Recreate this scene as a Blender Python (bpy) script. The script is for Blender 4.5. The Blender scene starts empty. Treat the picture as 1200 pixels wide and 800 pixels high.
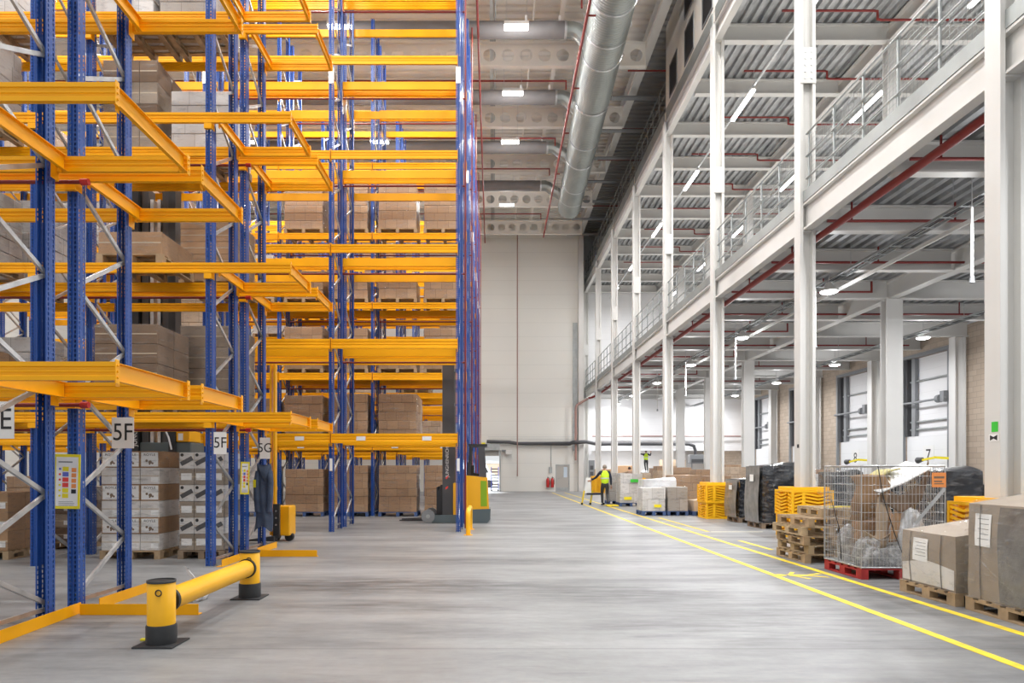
import bpy, bmesh, math, random
from mathutils import Vector, Matrix, noise
PI = math.pi
S = bpy.context.scene
COL = S.collection
rnd = random.Random(7)
ORD = ('first second third fourth fifth sixth seventh eighth ninth tenth eleventh twelfth thirteenth fourteenth '
       'fifteenth sixteenth seventeenth eighteenth nineteenth twentieth').split()

# ------------------------------------------------------------------ materials
def nt(name):
    m = bpy.data.materials.new(name); m.use_nodes = True
    t = m.node_tree
    return m, t, t.nodes['Principled BSDF']
def N(t, kind, **kw):
    n = t.nodes.new(kind)
    for k, v in kw.items(): setattr(n, k, v)
    return n
def mapped(t, scale=(1,1,1), coord='Object'):
    tc = N(t, 'ShaderNodeTexCoord'); mp = N(t, 'ShaderNodeMapping')
    mp.inputs['Scale'].default_value = scale
    t.links.new(tc.outputs[coord], mp.inputs['Vector'])
    return mp.outputs['Vector']
def mathn(t, op, a, b=None, c=None):
    n = N(t, 'ShaderNodeMath', operation=op)
    for i, v in enumerate((a, b, c)):
        if v is None: continue
        if isinstance(v, (int, float)): n.inputs[i].default_value = v
        else: t.links.new(v, n.inputs[i])
    return n.outputs[0]
def mix(t, fac, a, b):
    n = N(t, 'ShaderNodeMix', data_type='RGBA')
    for s, v in ((n.inputs[0], fac), (n.inputs[6], a), (n.inputs[7], b)):
        if isinstance(v, (int, float)): s.default_value = v
        elif isinstance(v, tuple): s.default_value = (*v[:3], 1)
        else: t.links.new(v, s)
    return n.outputs[2]
def noise_tex(t, vec, scale, detail=3, rough=.55):
    n = N(t, 'ShaderNodeTexNoise'); n.inputs['Scale'].default_value = scale
    n.inputs['Detail'].default_value = detail; n.inputs['Roughness'].default_value = rough
    t.links.new(vec, n.inputs['Vector'])
    return n.outputs['Fac']
def ramp(t, fac, stops):
    n = N(t, 'ShaderNodeValToRGB')
    e = n.color_ramp.elements
    while len(e) < len(stops): e.new(.5)
    for i, (p, c) in enumerate(stops):
        e[i].position = p
        e[i].color = (c, c, c, 1) if isinstance(c, (int, float)) else (*c[:3], 1)
    t.links.new(fac, n.inputs['Fac'])
    return n.outputs['Color']
def bump(t, bs, h, strength=.3, dist=.02):
    b = N(t, 'ShaderNodeBump'); b.inputs['Strength'].default_value = strength; b.inputs['Distance'].default_value = dist
    t.links.new(h, b.inputs['Height']); t.links.new(b.outputs['Normal'], bs.inputs['Normal'])
M = {}
def simple(key, col, rough=.5, metal=0., var=.0, vs=4., bmp=0., bs_=20., coat=0., spec=None):
    m, t, b = nt(key)
    b.inputs['Base Color'].default_value = (*col, 1)
    b.inputs['Roughness'].default_value = rough; b.inputs['Metallic'].default_value = metal
    if coat: b.inputs['Coat Weight'].default_value = coat; b.inputs['Coat Roughness'].default_value = .15
    if spec is not None: b.inputs['Specular IOR Level'].default_value = spec
    if var:
        f = noise_tex(t, mapped(t), vs, 4)
        d = tuple(max(0, c*(1-var)) for c in col); l = tuple(min(1, c*(1+var*.6)) for c in col)
        t.links.new(ramp(t, f, [(.3, d), (.7, l)]), b.inputs['Base Color'])
    if bmp:
        bump(t, b, noise_tex(t, mapped(t), bs_, 4), bmp)
    M[key] = m
    return m
simple('orange', (.97, .44, .003), .42, 0, .05, 1.5, spec=.28)
simple('safety_yellow', (.93, .47, .004), .42, 0, .06, 3)
simple('guard_yellow', (.95, .50, .004), .5)
simple('black_rubber', (.015, .016, .018), .55, 0, .3, 9)
simple('galv', (.62, .63, .64), .34, .85, .18, 6)
simple('brace', (.50, .51, .52), .36, .75, .2, 5)
simple('galv_dull', (.40, .42, .42), .5, .35, .18, 3)
simple('white_steel', (.68, .67, .645), .45, 0, .04, 1)
simple('white_wall', (.83, .83, .835), .6)
simple('cream_wall', (.78, .76, .71), .6)
simple('red_pipe', (.22, .020, .016), .45)
simple('pipe_brown', (.36, .215, .185), .5)
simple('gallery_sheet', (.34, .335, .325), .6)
simple('zinc_strip', (.30, .325, .32), .45, .35, .15, 2)
simple('rail_zinc', (.36, .38, .38), .42, .6, .12, 5)
simple('red_paint', (.55, .03, .03), .45, 0, .2, 8)
simple('dark_grey', (.075, .075, .08), .5)
simple('charcoal', (.03, .031, .034), .5, 0, .2, 5)
simple('mid_grey', (.24, .25, .26), .5)
simple('grey_duct', (.20, .19, .19), .75, 0, .1, 2)
simple('truck_yellow', (.93, .45, .006), .35, 0, 0, 1, coat=.3)
simple('truck_green', (.25, .42, .01), .4)
simple('truck_grey', (.10, .13, .14), .4)
simple('paper', (.85, .85, .84), .7)
simple('ink', (.02, .02, .022), .6)
simple('wood', (.40, .285, .17), .75, 0, .35, 5, .2, 30)
simple('wood_old', (.28, .205, .14), .8, 0, .4, 5, .2, 30)
simple('wood_light', (.47, .355, .22), .75, 0, .3, 5, .2, 30)
simple('blue_wood', (.06, .11, .26), .7, 0, .3, 5)
simple('red_wood', (.42, .03, .03), .65, 0, .3, 6)
simple('carton', (.40, .245, .135), .75, 0, .12, 3)
simple('carton_pale', (.50, .38, .27), .75, 0, .12, 3)
simple('carton_grey', (.33, .275, .22), .7, 0, .12, 3)
simple('carton_white', (.70, .68, .66), .65, 0, .06, 3)
simple('carton_dark', (.22, .15, .10), .7, 0, .15, 3)
simple('tape', (.55, .47, .36), .3)
simple('foam_white', (.86, .86, .85), .6)
simple('plastic_white', (.72, .73, .75), .22, 0, .1, 9, .5, 14, coat=.6)
simple('black_film', (.022, .025, .032), .16, 0, .3, 5, 1., 5, coat=.8)
simple('grey_film', (.20, .19, .175), .22, 0, .25, 5, .9, 6, coat=.6)
simple('hi_vis', (.60, .85, .02), .6)
simple('reflective', (.6, .62, .6), .3)
simple('navy_cloth', (.018, .024, .045), .85)
simple('jacket_cloth', (.06, .085, .14), .8, 0, .3, 6, .4, 25)
simple('skin', (.55, .32, .23), .55)
simple('hair_grey', (.30, .26, .22), .8)
simple('hair_dark', (.04, .025, .02), .8)
simple('green_paint', (.05, .55, .05), .5)
simple('line_yellow', (.80, .60, .03), .55, 0, .22, 7)
simple('line_white', (.75, .72, .55), .55)
simple('sign_orange', (.85, .30, .08), .5)
simple('sign_red', (.75, .06, .05), .5)
simple('sign_blue', (.12, .15, .55), .5)
simple('sign_yellow', (.88, .75, .02), .5)
simple('door_grey', (.42, .40, .37), .5)
simple('sky_pane', (.6, .7, .8), .3)
simple('brick_wall', (.44, .35, .27), .85)
simple('ext_red', (.50, .02, .02), .3)
simple('screen_blue', (.2, .32, .6), .3)
simple('asphalt', (.35, .36, .37), .8)
simple('olive', (.45, .40, .18), .8, 0, .2, 9)

def emit(key, col, s):
    m, t, b = nt(key)
    b.inputs['Base Color'].default_value = (.8, .8, .8, 1)
    b.inputs['Emission Color'].default_value = (*col, 1); b.inputs['Emission Strength'].default_value = s
    M[key] = m
emit('lamp_glow', (1, .98, .95), 14)
emit('lamp_glow_cool', (.97, .98, 1), 12)
emit('outdoor_sky', (.88, .95, 1), 2.2)

# rack upright: painted sheet steel with real see-through slots
m, t, b = nt('upright_blue')
b.inputs['Base Color'].default_value = (.010, .070, .33, 1); b.inputs['Roughness'].default_value = .38
tc = N(t, 'ShaderNodeTexCoord'); sp = N(t, 'ShaderNodeSeparateXYZ'); t.links.new(tc.outputs['Object'], sp.inputs[0])
x, y, z = sp.outputs
ax = mathn(t, 'ABSOLUTE', x)
fz = mathn(t, 'FRACT', mathn(t, 'MULTIPLY', z, 20.))
slot = mathn(t, 'LESS_THAN', mathn(t, 'ABSOLUTE', mathn(t, 'SUBTRACT', fz, .5)), .33)
web = mathn(t, 'MULTIPLY', mathn(t, 'LESS_THAN', mathn(t, 'ABSOLUTE', mathn(t, 'SUBTRACT', ax, .027)), .0085), mathn(t, 'LESS_THAN', y, .012))
fl = mathn(t, 'MULTIPLY', mathn(t, 'LESS_THAN', mathn(t, 'ABSOLUTE', mathn(t, 'SUBTRACT', mathn(t, 'ABSOLUTE', mathn(t, 'SUBTRACT', y, .067)), .038)), .008), mathn(t, 'GREATER_THAN', ax, .043))
hole = mathn(t, 'MULTIPLY', slot, mathn(t, 'MAXIMUM', web, fl))
t.links.new(mathn(t, 'SUBTRACT', 1., hole), b.inputs['Alpha'])
M['upright_blue'] = m
simple('upright_plain', (.018, .085, .33), .4)

# floor concrete: polished slab with cross-aisle wear streaks, scuffed dark patches, tyre tracks and saw-cut joints
m, t, b = nt('floor_concrete')
v = mapped(t, (1, 1, 1))
sp = N(t, 'ShaderNodeSeparateXYZ'); t.links.new(v, sp.inputs[0])
n1 = noise_tex(t, mapped(t, (.30, 1.1, 1)), 1.2, 8, .66)
n2 = noise_tex(t, mapped(t, (.35, .5, 1)), .5, 6, .6)
n3 = noise_tex(t, mapped(t, (.55, 3.2, 1)), 2.2, 8, .72)
n4 = noise_tex(t, mapped(t, (1, 1, 1)), 9., 6, .7)
c1 = ramp(t, n1, [(.30, (.165, .169, .175)), (.50, (.268, .272, .278)), (.70, (.355, .36, .367))])
def mulc(a, b_, f):
    n = N(t, 'ShaderNodeMix', data_type='RGBA', blend_type='MULTIPLY'); n.inputs[0].default_value = f
    t.links.new(a, n.inputs[6]); t.links.new(b_, n.inputs[7]); return n.outputs[2]
c = mulc(c1, ramp(t, n2, [(.34, .68), (.6, 1.)]), .75)
c = mulc(c, ramp(t, n3, [(.28, .50), (.44, 1.)]), .62)
c = mulc(c, ramp(t, n4, [(.35, .86), (.6, 1.)]), .6)
# worn dark patches where trucks turn
tot = None
for (cx, cy, rx, ry, k) in ((-1.3, 8.9, 2.6, .85, 1.), (-1.0, 7.5, 1.8, .5, .6), (1.6, 8.4, 2.2, .8, .65), (.2, 11.4, 3.0, .6, .6), (2.4, 6.6, 1.6, .9, .4), (-5.0, 6.4, 3, .8, .6), (4.9, 9.0, 1.3, 2.6, .75), (5.0, 13.8, 1.5, 3.0, .6), (3.0, 7.2, 1.4, 1.6, .5)):
    dx = mathn(t, 'MULTIPLY', mathn(t, 'SUBTRACT', sp.outputs[0], cx), 1/rx); dy = mathn(t, 'MULTIPLY', mathn(t, 'SUBTRACT', sp.outputs[1], cy), 1/ry)
    e = mathn(t, 'SUBTRACT', 1., mathn(t, 'ADD', mathn(t, 'MULTIPLY', dx, dx), mathn(t, 'MULTIPLY', dy, dy)))
    e = mathn(t, 'MULTIPLY', mathn(t, 'MAXIMUM', e, 0.), k)
    tot = e if tot is None else mathn(t, 'MAXIMUM', tot, e)
st = mathn(t, 'MULTIPLY', tot, ramp(t, n3, [(.40, 1.), (.58, .10)]))
c = mix(t, mathn(t, 'MINIMUM', mathn(t, 'MULTIPLY', st, 1.15), .85), c, (.06, .06, .063))
# tyre tread track: slanted bars in a band
band = mathn(t, 'LESS_THAN', mathn(t, 'ABSOLUTE', mathn(t, 'SUBTRACT', sp.outputs[0], .25)), .38)
ban2 = mathn(t, 'MULTIPLY', band, mathn(t, 'LESS_THAN', sp.outputs[1], 7.6))
zz = mathn(t, 'ADD', mathn(t, 'MULTIPLY', sp.outputs[1], 7.), mathn(t, 'MULTIPLY', mathn(t, 'ABSOLUTE', mathn(t, 'SUBTRACT', sp.outputs[0], .25)), 5.))
trd = mathn(t, 'MULTIPLY', mathn(t, 'LESS_THAN', mathn(t, 'FRACT', zz), .4), ban2)
c = mix(t, mathn(t, 'MULTIPLY', mathn(t, 'MULTIPLY', trd, ramp(t, n2, [(.42, 0.), (.62, 1.)])), .14), c, (.15, .15, .15))
jx = mathn(t, 'LESS_THAN', mathn(t, 'ABSOLUTE', mathn(t, 'SUBTRACT', mathn(t, 'FRACT', mathn(t, 'MULTIPLY', mathn(t, 'ADD', sp.outputs[1], 3.33), 1/6.05)), .5)), .0016)
t.links.new(mix(t, mathn(t, 'MULTIPLY', jx, .7), c, (.10, .10, .10)), b.inputs['Base Color'])
t.links.new(ramp(t, n1, [(.3, .50), (.7, .34)]), b.inputs['Roughness'])
bump(t, b, n3, .03, .02)
M['floor_concrete'] = m

# galvanised deck underside: mottled zinc
m, t, b = nt('deck_zinc')
f = noise_tex(t, mapped(t, (1.2, .5, 1)), 2.2, 5, .65)
t.links.new(ramp(t, f, [(.3, (.30, .31, .32)), (.55, (.50, .51, .52)), (.75, (.66, .67, .68))]), b.inputs['Base Color'])
b.inputs['Metallic'].default_value = .45; b.inputs['Roughness'].default_value = .45
M['deck_zinc'] = m
m, t, b = nt('roof_sheet')
f = noise_tex(t, mapped(t), .4, 3)
t.links.new(ramp(t, f, [(.3, (.74, .71, .66)), (.7, (.82, .79, .74))]), b.inputs['Base Color'])
b.inputs['Roughness'].default_value = .6
M['roof_sheet'] = m
# spiral duct: zinc with seams
m, t, b = nt('duct_zinc')
f = noise_tex(t, mapped(t, (1, .3, 1)), 1.5, 4)
t.links.new(ramp(t, f, [(.3, (.26, .285, .275)), (.7, (.37, .395, .38))]), b.inputs['Base Color'])
b.inputs['Metallic'].default_value = .55; b.inputs['Roughness'].default_value = .42
w = N(t, 'ShaderNodeTexWave'); w.bands_direction = 'Y'; w.inputs['Scale'].default_value = 2.6; w.inputs['Distortion'].default_value = 0
t.links.new(mapped(t), w.inputs['Vector']); bump(t, b, w.outputs['Fac'], .5, .03)
M['duct_zinc'] = m
# sandwich-panel wall with joints every metre
def panel_mat(key, col, axis, period, dark):
    m, t, b = nt(key)
    sp = N(t, 'ShaderNodeSeparateXYZ'); t.links.new(mapped(t), sp.inputs[0])
    fr = mathn(t, 'FRACT', mathn(t, 'MULTIPLY', sp.outputs[axis], 1/period))
    ln = mathn(t, 'LESS_THAN', fr, .02)
    t.links.new(mix(t, mathn(t, 'MULTIPLY', ln, .5), col, dark), b.inputs['Base Color'])
    b.inputs['Roughness'].default_value = .5
    bump(t, b, ln, .4, -.01)
    M[key] = m
panel_mat('panel_cream', (.72, .705, .66), 2, 1.0, (.5, .49, .46))
panel_mat('panel_white', (.84, .84, .85), 2, .5, (.6, .6, .6))
panel_mat('door_panel', (.84, .85, .86), 2, .6, (.55, .56, .57))
# blockwork
m, t, b = nt('blockwork')
bk = N(t, 'ShaderNodeTexBrick'); bk.inputs['Scale'].default_value = 1.
bk.inputs['Brick Width'].default_value = .44; bk.inputs['Row Height'].default_value = .22; bk.inputs['Mortar Size'].default_value = .008
bk.inputs['Color1'].default_value = (.46, .37, .29, 1); bk.inputs['Color2'].default_value = (.53, .44, .35, 1); bk.inputs['Mortar'].default_value = (.33, .28, .24, 1)
tc = N(t, 'ShaderNodeTexCoord'); sp = N(t, 'ShaderNodeSeparateXYZ'); cb = N(t, 'ShaderNodeCombineXYZ')
t.links.new(tc.outputs['Object'], sp.inputs[0]); t.links.new(sp.outputs[1], cb.inputs[0]); t.links.new(sp.outputs[2], cb.inputs[1])
t.links.new(cb.outputs[0], bk.inputs['Vector']); t.links.new(bk.outputs['Color'], b.inputs['Base Color']); b.inputs['Roughness'].default_value = .85
M['blockwork'] = m
# carton courses with vertical seams and a lid seam (each carton layer of a far pallet)
def carton_mat(key, c1, c2, wid, seam):
    m, t, b = nt(key)
    tc = N(t, 'ShaderNodeTexCoord'); sp = N(t, 'ShaderNodeSeparateXYZ'); t.links.new(tc.outputs['Object'], sp.inputs[0])
    u = mathn(t, 'ADD', sp.outputs[0], sp.outputs[1])
    oi = N(t, 'ShaderNodeObjectInfo')
    k = mathn(t, 'ADD', mathn(t, 'MULTIPLY', u, 1/wid), mathn(t, 'MULTIPLY', oi.outputs['Random'], 3.))
    fr = mathn(t, 'FRACT', k); fl_ = mathn(t, 'FLOOR', k)
    wn = N(t, 'ShaderNodeTexWhiteNoise', noise_dimensions='1D'); t.links.new(fl_, wn.inputs['W'])
    ln = mathn(t, 'LESS_THAN', fr, .03)
    base = mix(t, wn.outputs['Value'], c1, c2)
    t.links.new(mix(t, mathn(t, 'MULTIPLY', ln, .75), base, seam), b.inputs['Base Color'])
    b.inputs['Roughness'].default_value = .7; b.inputs['Coat Weight'].default_value = .25; b.inputs['Coat Roughness'].default_value = .2
    bump(t, b, noise_tex(t, mapped(t), 9, 3), .15)
    M[key] = m
carton_mat('course_brown', (.34, .21, .12), (.43, .28, .165), .36, (.12, .08, .05))
carton_mat('course_grey', (.36, .33, .30), (.47, .44, .41), .40, (.16, .14, .13))
carton_mat('course_white', (.56, .55, .54), (.70, .69, .68), .38, (.3, .29, .28))
carton_mat('course_pale', (.45, .34, .24), (.55, .43, .32), .42, (.18, .13, .09))
# stretch film: clear, glossy, whitish where it wrinkles
m = bpy.data.materials.new('stretch_film'); m.use_nodes = True; t = m.node_tree
out = t.nodes['Material Output']; b = t.nodes['Principled BSDF']
b.inputs['Base Color'].default_value = (.42, .42, .42, 1); b.inputs['Roughness'].default_value = .12; b.inputs['Coat Weight'].default_value = .6
w = noise_tex(t, mapped(t, (1.2, 1.2, 5)), 3.2, 5, .65)
bump(t, b, w, .9, .05)
tr = N(t, 'ShaderNodeBsdfTransparent'); mx = N(t, 'ShaderNodeMixShader')
fac = ramp(t, w, [(.50, .0), (.68, .34)])
lw = N(t, 'ShaderNodeLayerWeight'); lw.inputs['Blend'].default_value = .25
t.links.new(mathn(t, 'MAXIMUM', fac, mathn(t, 'MULTIPLY', lw.outputs['Facing'], .14)), mx.inputs[0])
t.links.new(tr.outputs[0], mx.inputs[1]); t.links.new(b.outputs[0], mx.inputs[2]); t.links.new(mx.outputs[0], out.inputs['Surface'])
M['stretch_film'] = m
# loose crumpled polythene: half see-through, creased
m = bpy.data.materials.new('film_crumpled'); m.use_nodes = True; t = m.node_tree
out = t.nodes['Material Output']; b = t.nodes['Principled BSDF']
b.inputs['Base Color'].default_value = (.66, .67, .69, 1); b.inputs['Roughness'].default_value = .18; b.inputs['Coat Weight'].default_value = .5
w = noise_tex(t, mapped(t), 9, 6, .7); bump(t, b, w, 1., .05)
tr = N(t, 'ShaderNodeBsdfTransparent'); mx = N(t, 'ShaderNodeMixShader')
t.links.new(ramp(t, w, [(.40, .25), (.62, .85)]), mx.inputs[0])
t.links.new(tr.outputs[0], mx.inputs[1]); t.links.new(b.outputs[0], mx.inputs[2]); t.links.new(mx.outputs[0], out.inputs['Surface'])
M['film_crumpled'] = m

# ------------------------------------------------------------------ mesh builder
class MB:
    def __init__(s): s.v = []; s.f = []; s.sm = []; s.mi = []; s.cur = 0
    def add(s, vs, fs, smooth=False):
        o = len(s.v); s.v.extend([tuple(p) for p in vs])
        for f in fs: s.f.append(tuple(i+o for i in f)); s.sm.append(smooth); s.mi.append(s.cur)
        return s
    def box(s, x0, x1, y0, y1, z0, z1):
        vs = [(x0,y0,z0),(x1,y0,z0),(x1,y1,z0),(x0,y1,z0),(x0,y0,z1),(x1,y0,z1),(x1,y1,z1),(x0,y1,z1)]
        return s.add(vs, [(0,3,2,1),(4,5,6,7),(0,1,5,4),(1,2,6,5),(2,3,7,6),(3,0,4,7)])
    def bbox(s, x0, x1, y0, y1, z0, z1, r):
        """box with its vertical and horizontal edges chamfered by r"""
        bm = bmesh.new(); bmesh.ops.create_cube(bm, size=1)
        for v in bm.verts: v.co = Vector(((x0+x1)/2+v.co.x*(x1-x0), (y0+y1)/2+v.co.y*(y1-y0), (z0+z1)/2+v.co.z*(z1-z0)))
        bmesh.ops.bevel(bm, geom=bm.edges[:], offset=r, segments=2, affect='EDGES', profile=.6)
        bm.verts.index_update()
        s.add([v.co for v in bm.verts], [[v.index for v in f.verts] for f in bm.faces]); bm.free()
        return s
    def hexa(s, p):  # 8 points, bottom 4 ccw then top 4
        return s.add(p, [(0,3,2,1),(4,5,6,7),(0,1,5,4),(1,2,6,5),(2,3,7,6),(3,0,4,7)])
    def bar(s, a, b, w, h, up=(0,0,1)):
        a = Vector(a); b = Vector(b); d = (b-a).normalized(); up = Vector(up)
        if abs(d.dot(up)) > .98: up = Vector((0,1,0))
        sx = d.cross(up).normalized(); uz = sx.cross(d).normalized()
        p = []
        for q in (a, b):
            p += [q-sx*w/2-uz*h/2, q+sx*w/2-uz*h/2, q+sx*w/2+uz*h/2, q-sx*w/2+uz*h/2]
        return s.add(p, [(0,1,2,3),(7,6,5,4),(0,4,5,1),(1,5,6,2),(2,6,7,3),(3,7,4,0)])
    def cyl(s, a, b, r0, r1=None, n=12, caps=True):
        r1 = r0 if r1 is None else r1
        a = Vector(a); b = Vector(b); d = (b-a).normalized()
        u = d.orthogonal().normalized(); w = d.cross(u)
        vs = []
        for q, r in ((a, r0), (b, r1)):
            vs += [q+(u*math.cos(2*PI*i/n)+w*math.sin(2*PI*i/n))*r for i in range(n)]
        s.add(vs, [(i, (i+1)%n, n+(i+1)%n, n+i) for i in range(n)], True)
        if caps: s.add(vs, [tuple(range(n-1,-1,-1)), tuple(range(n, 2*n))])
        return s
    def path(s, pts, r, n=8):
        """round tube through points with mitred corners"""
        pts = [Vector(p) for p in pts]; rings = []; u = None
        for i, p in enumerate(pts):
            d0 = (p-pts[i-1]).normalized() if i else (pts[1]-p).normalized()
            d1 = (pts[i+1]-p).normalized() if i < len(pts)-1 else d0
            d = (d0+d1).normalized() if (d0+d1).length > 1e-6 else d0
            if u is None: u = d.orthogonal().normalized()
            u = (u-d*u.dot(d)).normalized(); w = d.cross(u)
            k = 1/max(.5, d.dot(d0))
            rings.append([p+(u*math.cos(2*PI*j/n)+w*math.sin(2*PI*j/n))*r*(1+(k-1)*.7) for j in range(n)])
        vs = [q for rg in rings for q in rg]; fs = []
        for i in range(len(pts)-1):
            for j in range(n): fs.append((i*n+j, i*n+(j+1)%n, (i+1)*n+(j+1)%n, (i+1)*n+j))
        s.add(vs, fs, True)
        s.add(rings[0], [tuple(range(n-1,-1,-1))]); s.add(rings[-1], [tuple(range(n))])
        return s
    def lathe(s, c, prof, n=24):
        c = Vector(c); vs = []; fs = []
        for r, z in prof: vs += [(c.x+r*math.cos(2*PI*i/n), c.y+r*math.sin(2*PI*i/n), c.z+z) for i in range(n)]
        for k in range(len(prof)-1):
            for i in range(n): fs.append((k*n+i, k*n+(i+1)%n, (k+1)*n+(i+1)%n, (k+1)*n+i))
        s.add(vs, fs, True)
        return s.add(vs, [tuple(range(n-1,-1,-1)), tuple(range((len(prof)-1)*n, len(prof)*n))])
    def prism(s, prof, axis, a, b):
        """closed 2-D outline swept along an axis ('x': prof=(y,z); 'y': (x,z); 'z': (x,y))"""
        def q(p, t): return (t, p[0], p[1]) if axis == 'x' else (p[0], t, p[1]) if axis == 'y' else (p[0], p[1], t)
        n = len(prof); vs = [q(p, a) for p in prof]+[q(p, b) for p in prof]
        return s.add(vs, [(i, (i+1)%n, n+(i+1)%n, n+i) for i in range(n)]+[tuple(range(n-1,-1,-1)), tuple(range(n, 2*n))])
    def sheet(s, prof, axis, a, b):
        """open 2-D line swept along an axis"""
        def q(p, t): return (t, p[0], p[1]) if axis == 'x' else (p[0], t, p[1]) if axis == 'y' else (p[0], p[1], t)
        n = len(prof); vs = [q(p, a) for p in prof]+[q(p, b) for p in prof]
        return s.add(vs, [(i, i+1, n+i+1, n+i) for i in range(n-1)])
    def grid(s, fn, nu, nv, smooth=True):
        vs = [fn(i/nu, j/nv) for j in range(nv+1) for i in range(nu+1)]
        return s.add(vs, [(j*(nu+1)+i, j*(nu+1)+i+1, (j+1)*(nu+1)+i+1, (j+1)*(nu+1)+i) for j in range(nv) for i in range(nu)], smooth)
    def mesh(s, name, mats):
        me = bpy.data.meshes.new(name); me.from_pydata(s.v, [], s.f)
        for k in (mats if isinstance(mats, (list, tuple)) else [mats]): me.materials.append(M[k] if isinstance(k, str) else k)
        me.polygons.foreach_set('use_smooth', s.sm); me.polygons.foreach_set('material_index', s.mi)
        bm = bmesh.new(); bm.from_mesh(me); bmesh.ops.recalc_face_normals(bm, faces=bm.faces[:]); bm.to_mesh(me); bm.free()
        me.update()
        return me
def link(name, me, parent=None, loc=(0,0,0), rz=0., rot=None):
    o = bpy.data.objects.new(name, me); COL.objects.link(o)
    o.parent = parent; o.location = loc
    o.rotation_euler = rot if rot else (0, 0, rz)
    return o
def obj(name, mb, mats, parent=None, loc=(0,0,0), rz=0., rot=None):
    return link(name, mb.mesh(name, mats), parent, loc, rz, rot)
def tag(o, label, cat, group=None):
    o['label'] = label; o['category'] = cat; o['kind'] = 'thing'
    if group: o['group'] = group
    return o
def thing(name, label, cat, loc=(0,0,0), rz=0., group=None):
    o = bpy.data.objects.new(name, None); COL.objects.link(o); o.empty_display_size = .2
    o.location = loc; o.rotation_euler = (0, 0, rz)
    return tag(o, label, cat, group)
def empty(name, parent, loc=(0,0,0), rz=0.):
    o = bpy.data.objects.new(name, None); COL.objects.link(o); o.empty_display_size = .1
    o.parent = parent; o.location = loc; o.rotation_euler = (0, 0, rz)
    return o
def struct(name, mb, mats):
    o = obj(name, mb, mats); o['kind'] = 'structure'; return o
def copy_tree(o, parent=None):
    c = o.copy(); COL.objects.link(c); c.parent = parent
    for ch in o.children: copy_tree(ch, c)
    return c
def text(name, body, size, mat, parent, loc, rot, extr=.002, align='CENTER', sx=1.):
    cu = bpy.data.curves.new(name, 'FONT'); cu.body = body; cu.size = size; cu.extrude = extr
    cu.align_x = align; cu.align_y = 'CENTER'
    o = bpy.data.objects.new(name, cu); COL.objects.link(o)
    dg = bpy.context.evaluated_depsgraph_get()
    me = bpy.data.meshes.new_from_object(o.evaluated_get(dg)); me.materials.clear(); me.materials.append(M[mat])
    bpy.data.objects.remove(o)
    if sx != 1.:
        for v in me.vertices: v.co.x *= sx
    return link(name, me, parent, loc, rot=rot)
FX, FY, F = 577., 551., 800.
def P(px, py, Y): return ((px-FX)*Y/F, Y, 1.5+(FY-py)*Y/F)
def PXx(px, Y): return (px-FX)*Y/F
def PZ(py, Y): return 1.5+(FY-py)*Y/F

# ------------------------------------------------------------------ camera
cam = bpy.data.cameras.new('camera'); co = bpy.data.objects.new('camera', cam); COL.objects.link(co)
co.location = (0, 0, 1.5); co.rotation_euler = (PI/2, 0, 0)
cam.sensor_width = 36; cam.lens = 24; cam.shift_x = 23/1200; cam.shift_y = 151/1200
cam.clip_end = 300; S.camera = co
WORLD, EXPO, HBW, TBW, BBW = .65, .35, 260, 110, 175
# ------------------------------------------------------------------ shell
ZK = [9.45+6.05*k for k in range(-1, 8)]          # mezzanine grid, ZK[1] is the column closest to the camera
YB = 48.6; YM = 52.2; XW = 19.2; XL = -26.; ZR = 19.4
mb = MB().box(XL, XW+.3, -8, 63, -.3, 0); struct('floor', mb, 'floor_concrete')
# yellow floor lines and bay marks
def floor_line(x0, y0, x1, y1, w, n, label, mat='line_yellow'):
    dx, dy = x1-x0, y1-y0; L = math.hypot(dx, dy); ox, oy = -dy/L*w/2, dx/L*w/2
    mb = MB().hexa([(x0+ox,y0+oy,.0005),(x0-ox,y0-oy,.0005),(x1-ox,y1-oy,.0005),(x1+ox,y1+oy,.0005),
                    (x0+ox,y0+oy,.003),(x0-ox,y0-oy,.003),(x1-ox,y1-oy,.003),(x1+ox,y1+oy,.003)])
    tag(obj('floor_line', mb, mat), label, 'floor marking')
floor_line(4.03, 1.0, 4.03, 46, .10, 0, 'long yellow floor line bounding the walkway on its open aisle side')
floor_line(4.86, 1.0, 4.86, 46, .10, 1, 'long yellow floor line bounding the walkway on its pallet side')
floor_line(5.28, 12.9, 5.28, 14.6, .09, 2, 'short yellow floor stripe beside the stack of bare wooden pallets')
floor_line(5.28, 16.7, 5.28, 21.6, .09, 3, 'yellow floor stripe in front of the first yellow column guards')
floor_line(5.34, 16.68, 6.6, 16.68, .08, 4, 'pale cross stripe on the floor leading to the dark wrapped pallets', 'line_white')
# painted pedestrian symbol lying across the walkway (head towards the aisle)
def disc(mb, cx, cy, r, n=14):
    mb.prism([(cx+r*math.cos(2*PI*i/n), cy+r*math.sin(2*PI*i/n)) for i in range(n)], 'z', .0005, .003)
mb = MB(); disc(mb, 4.13, 9.78, .08)
for pl in ([(4.24,9.70),(4.24,9.86),(4.52,9.80),(4.52,9.68)], [(4.26,9.84),(4.32,9.84),(4.46,10.06),(4.40,10.08)],
           [(4.26,9.70),(4.32,9.70),(4.42,9.44),(4.37,9.42)], [(4.50,9.72),(4.50,9.80),(4.74,9.96),(4.78,9.90)],
           [(4.50,9.68),(4.50,9.76),(4.72,9.62),(4.72,9.54)]):
    mb.prism(pl, 'z', .0005, .003)
o = obj('pedestrian_mark_figure', mb, 'line_yellow'); o.name = 'pedestrian_marking'
tag(o, 'yellow painted walking figure on the floor between the two walkway lines', 'floor marking')

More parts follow.
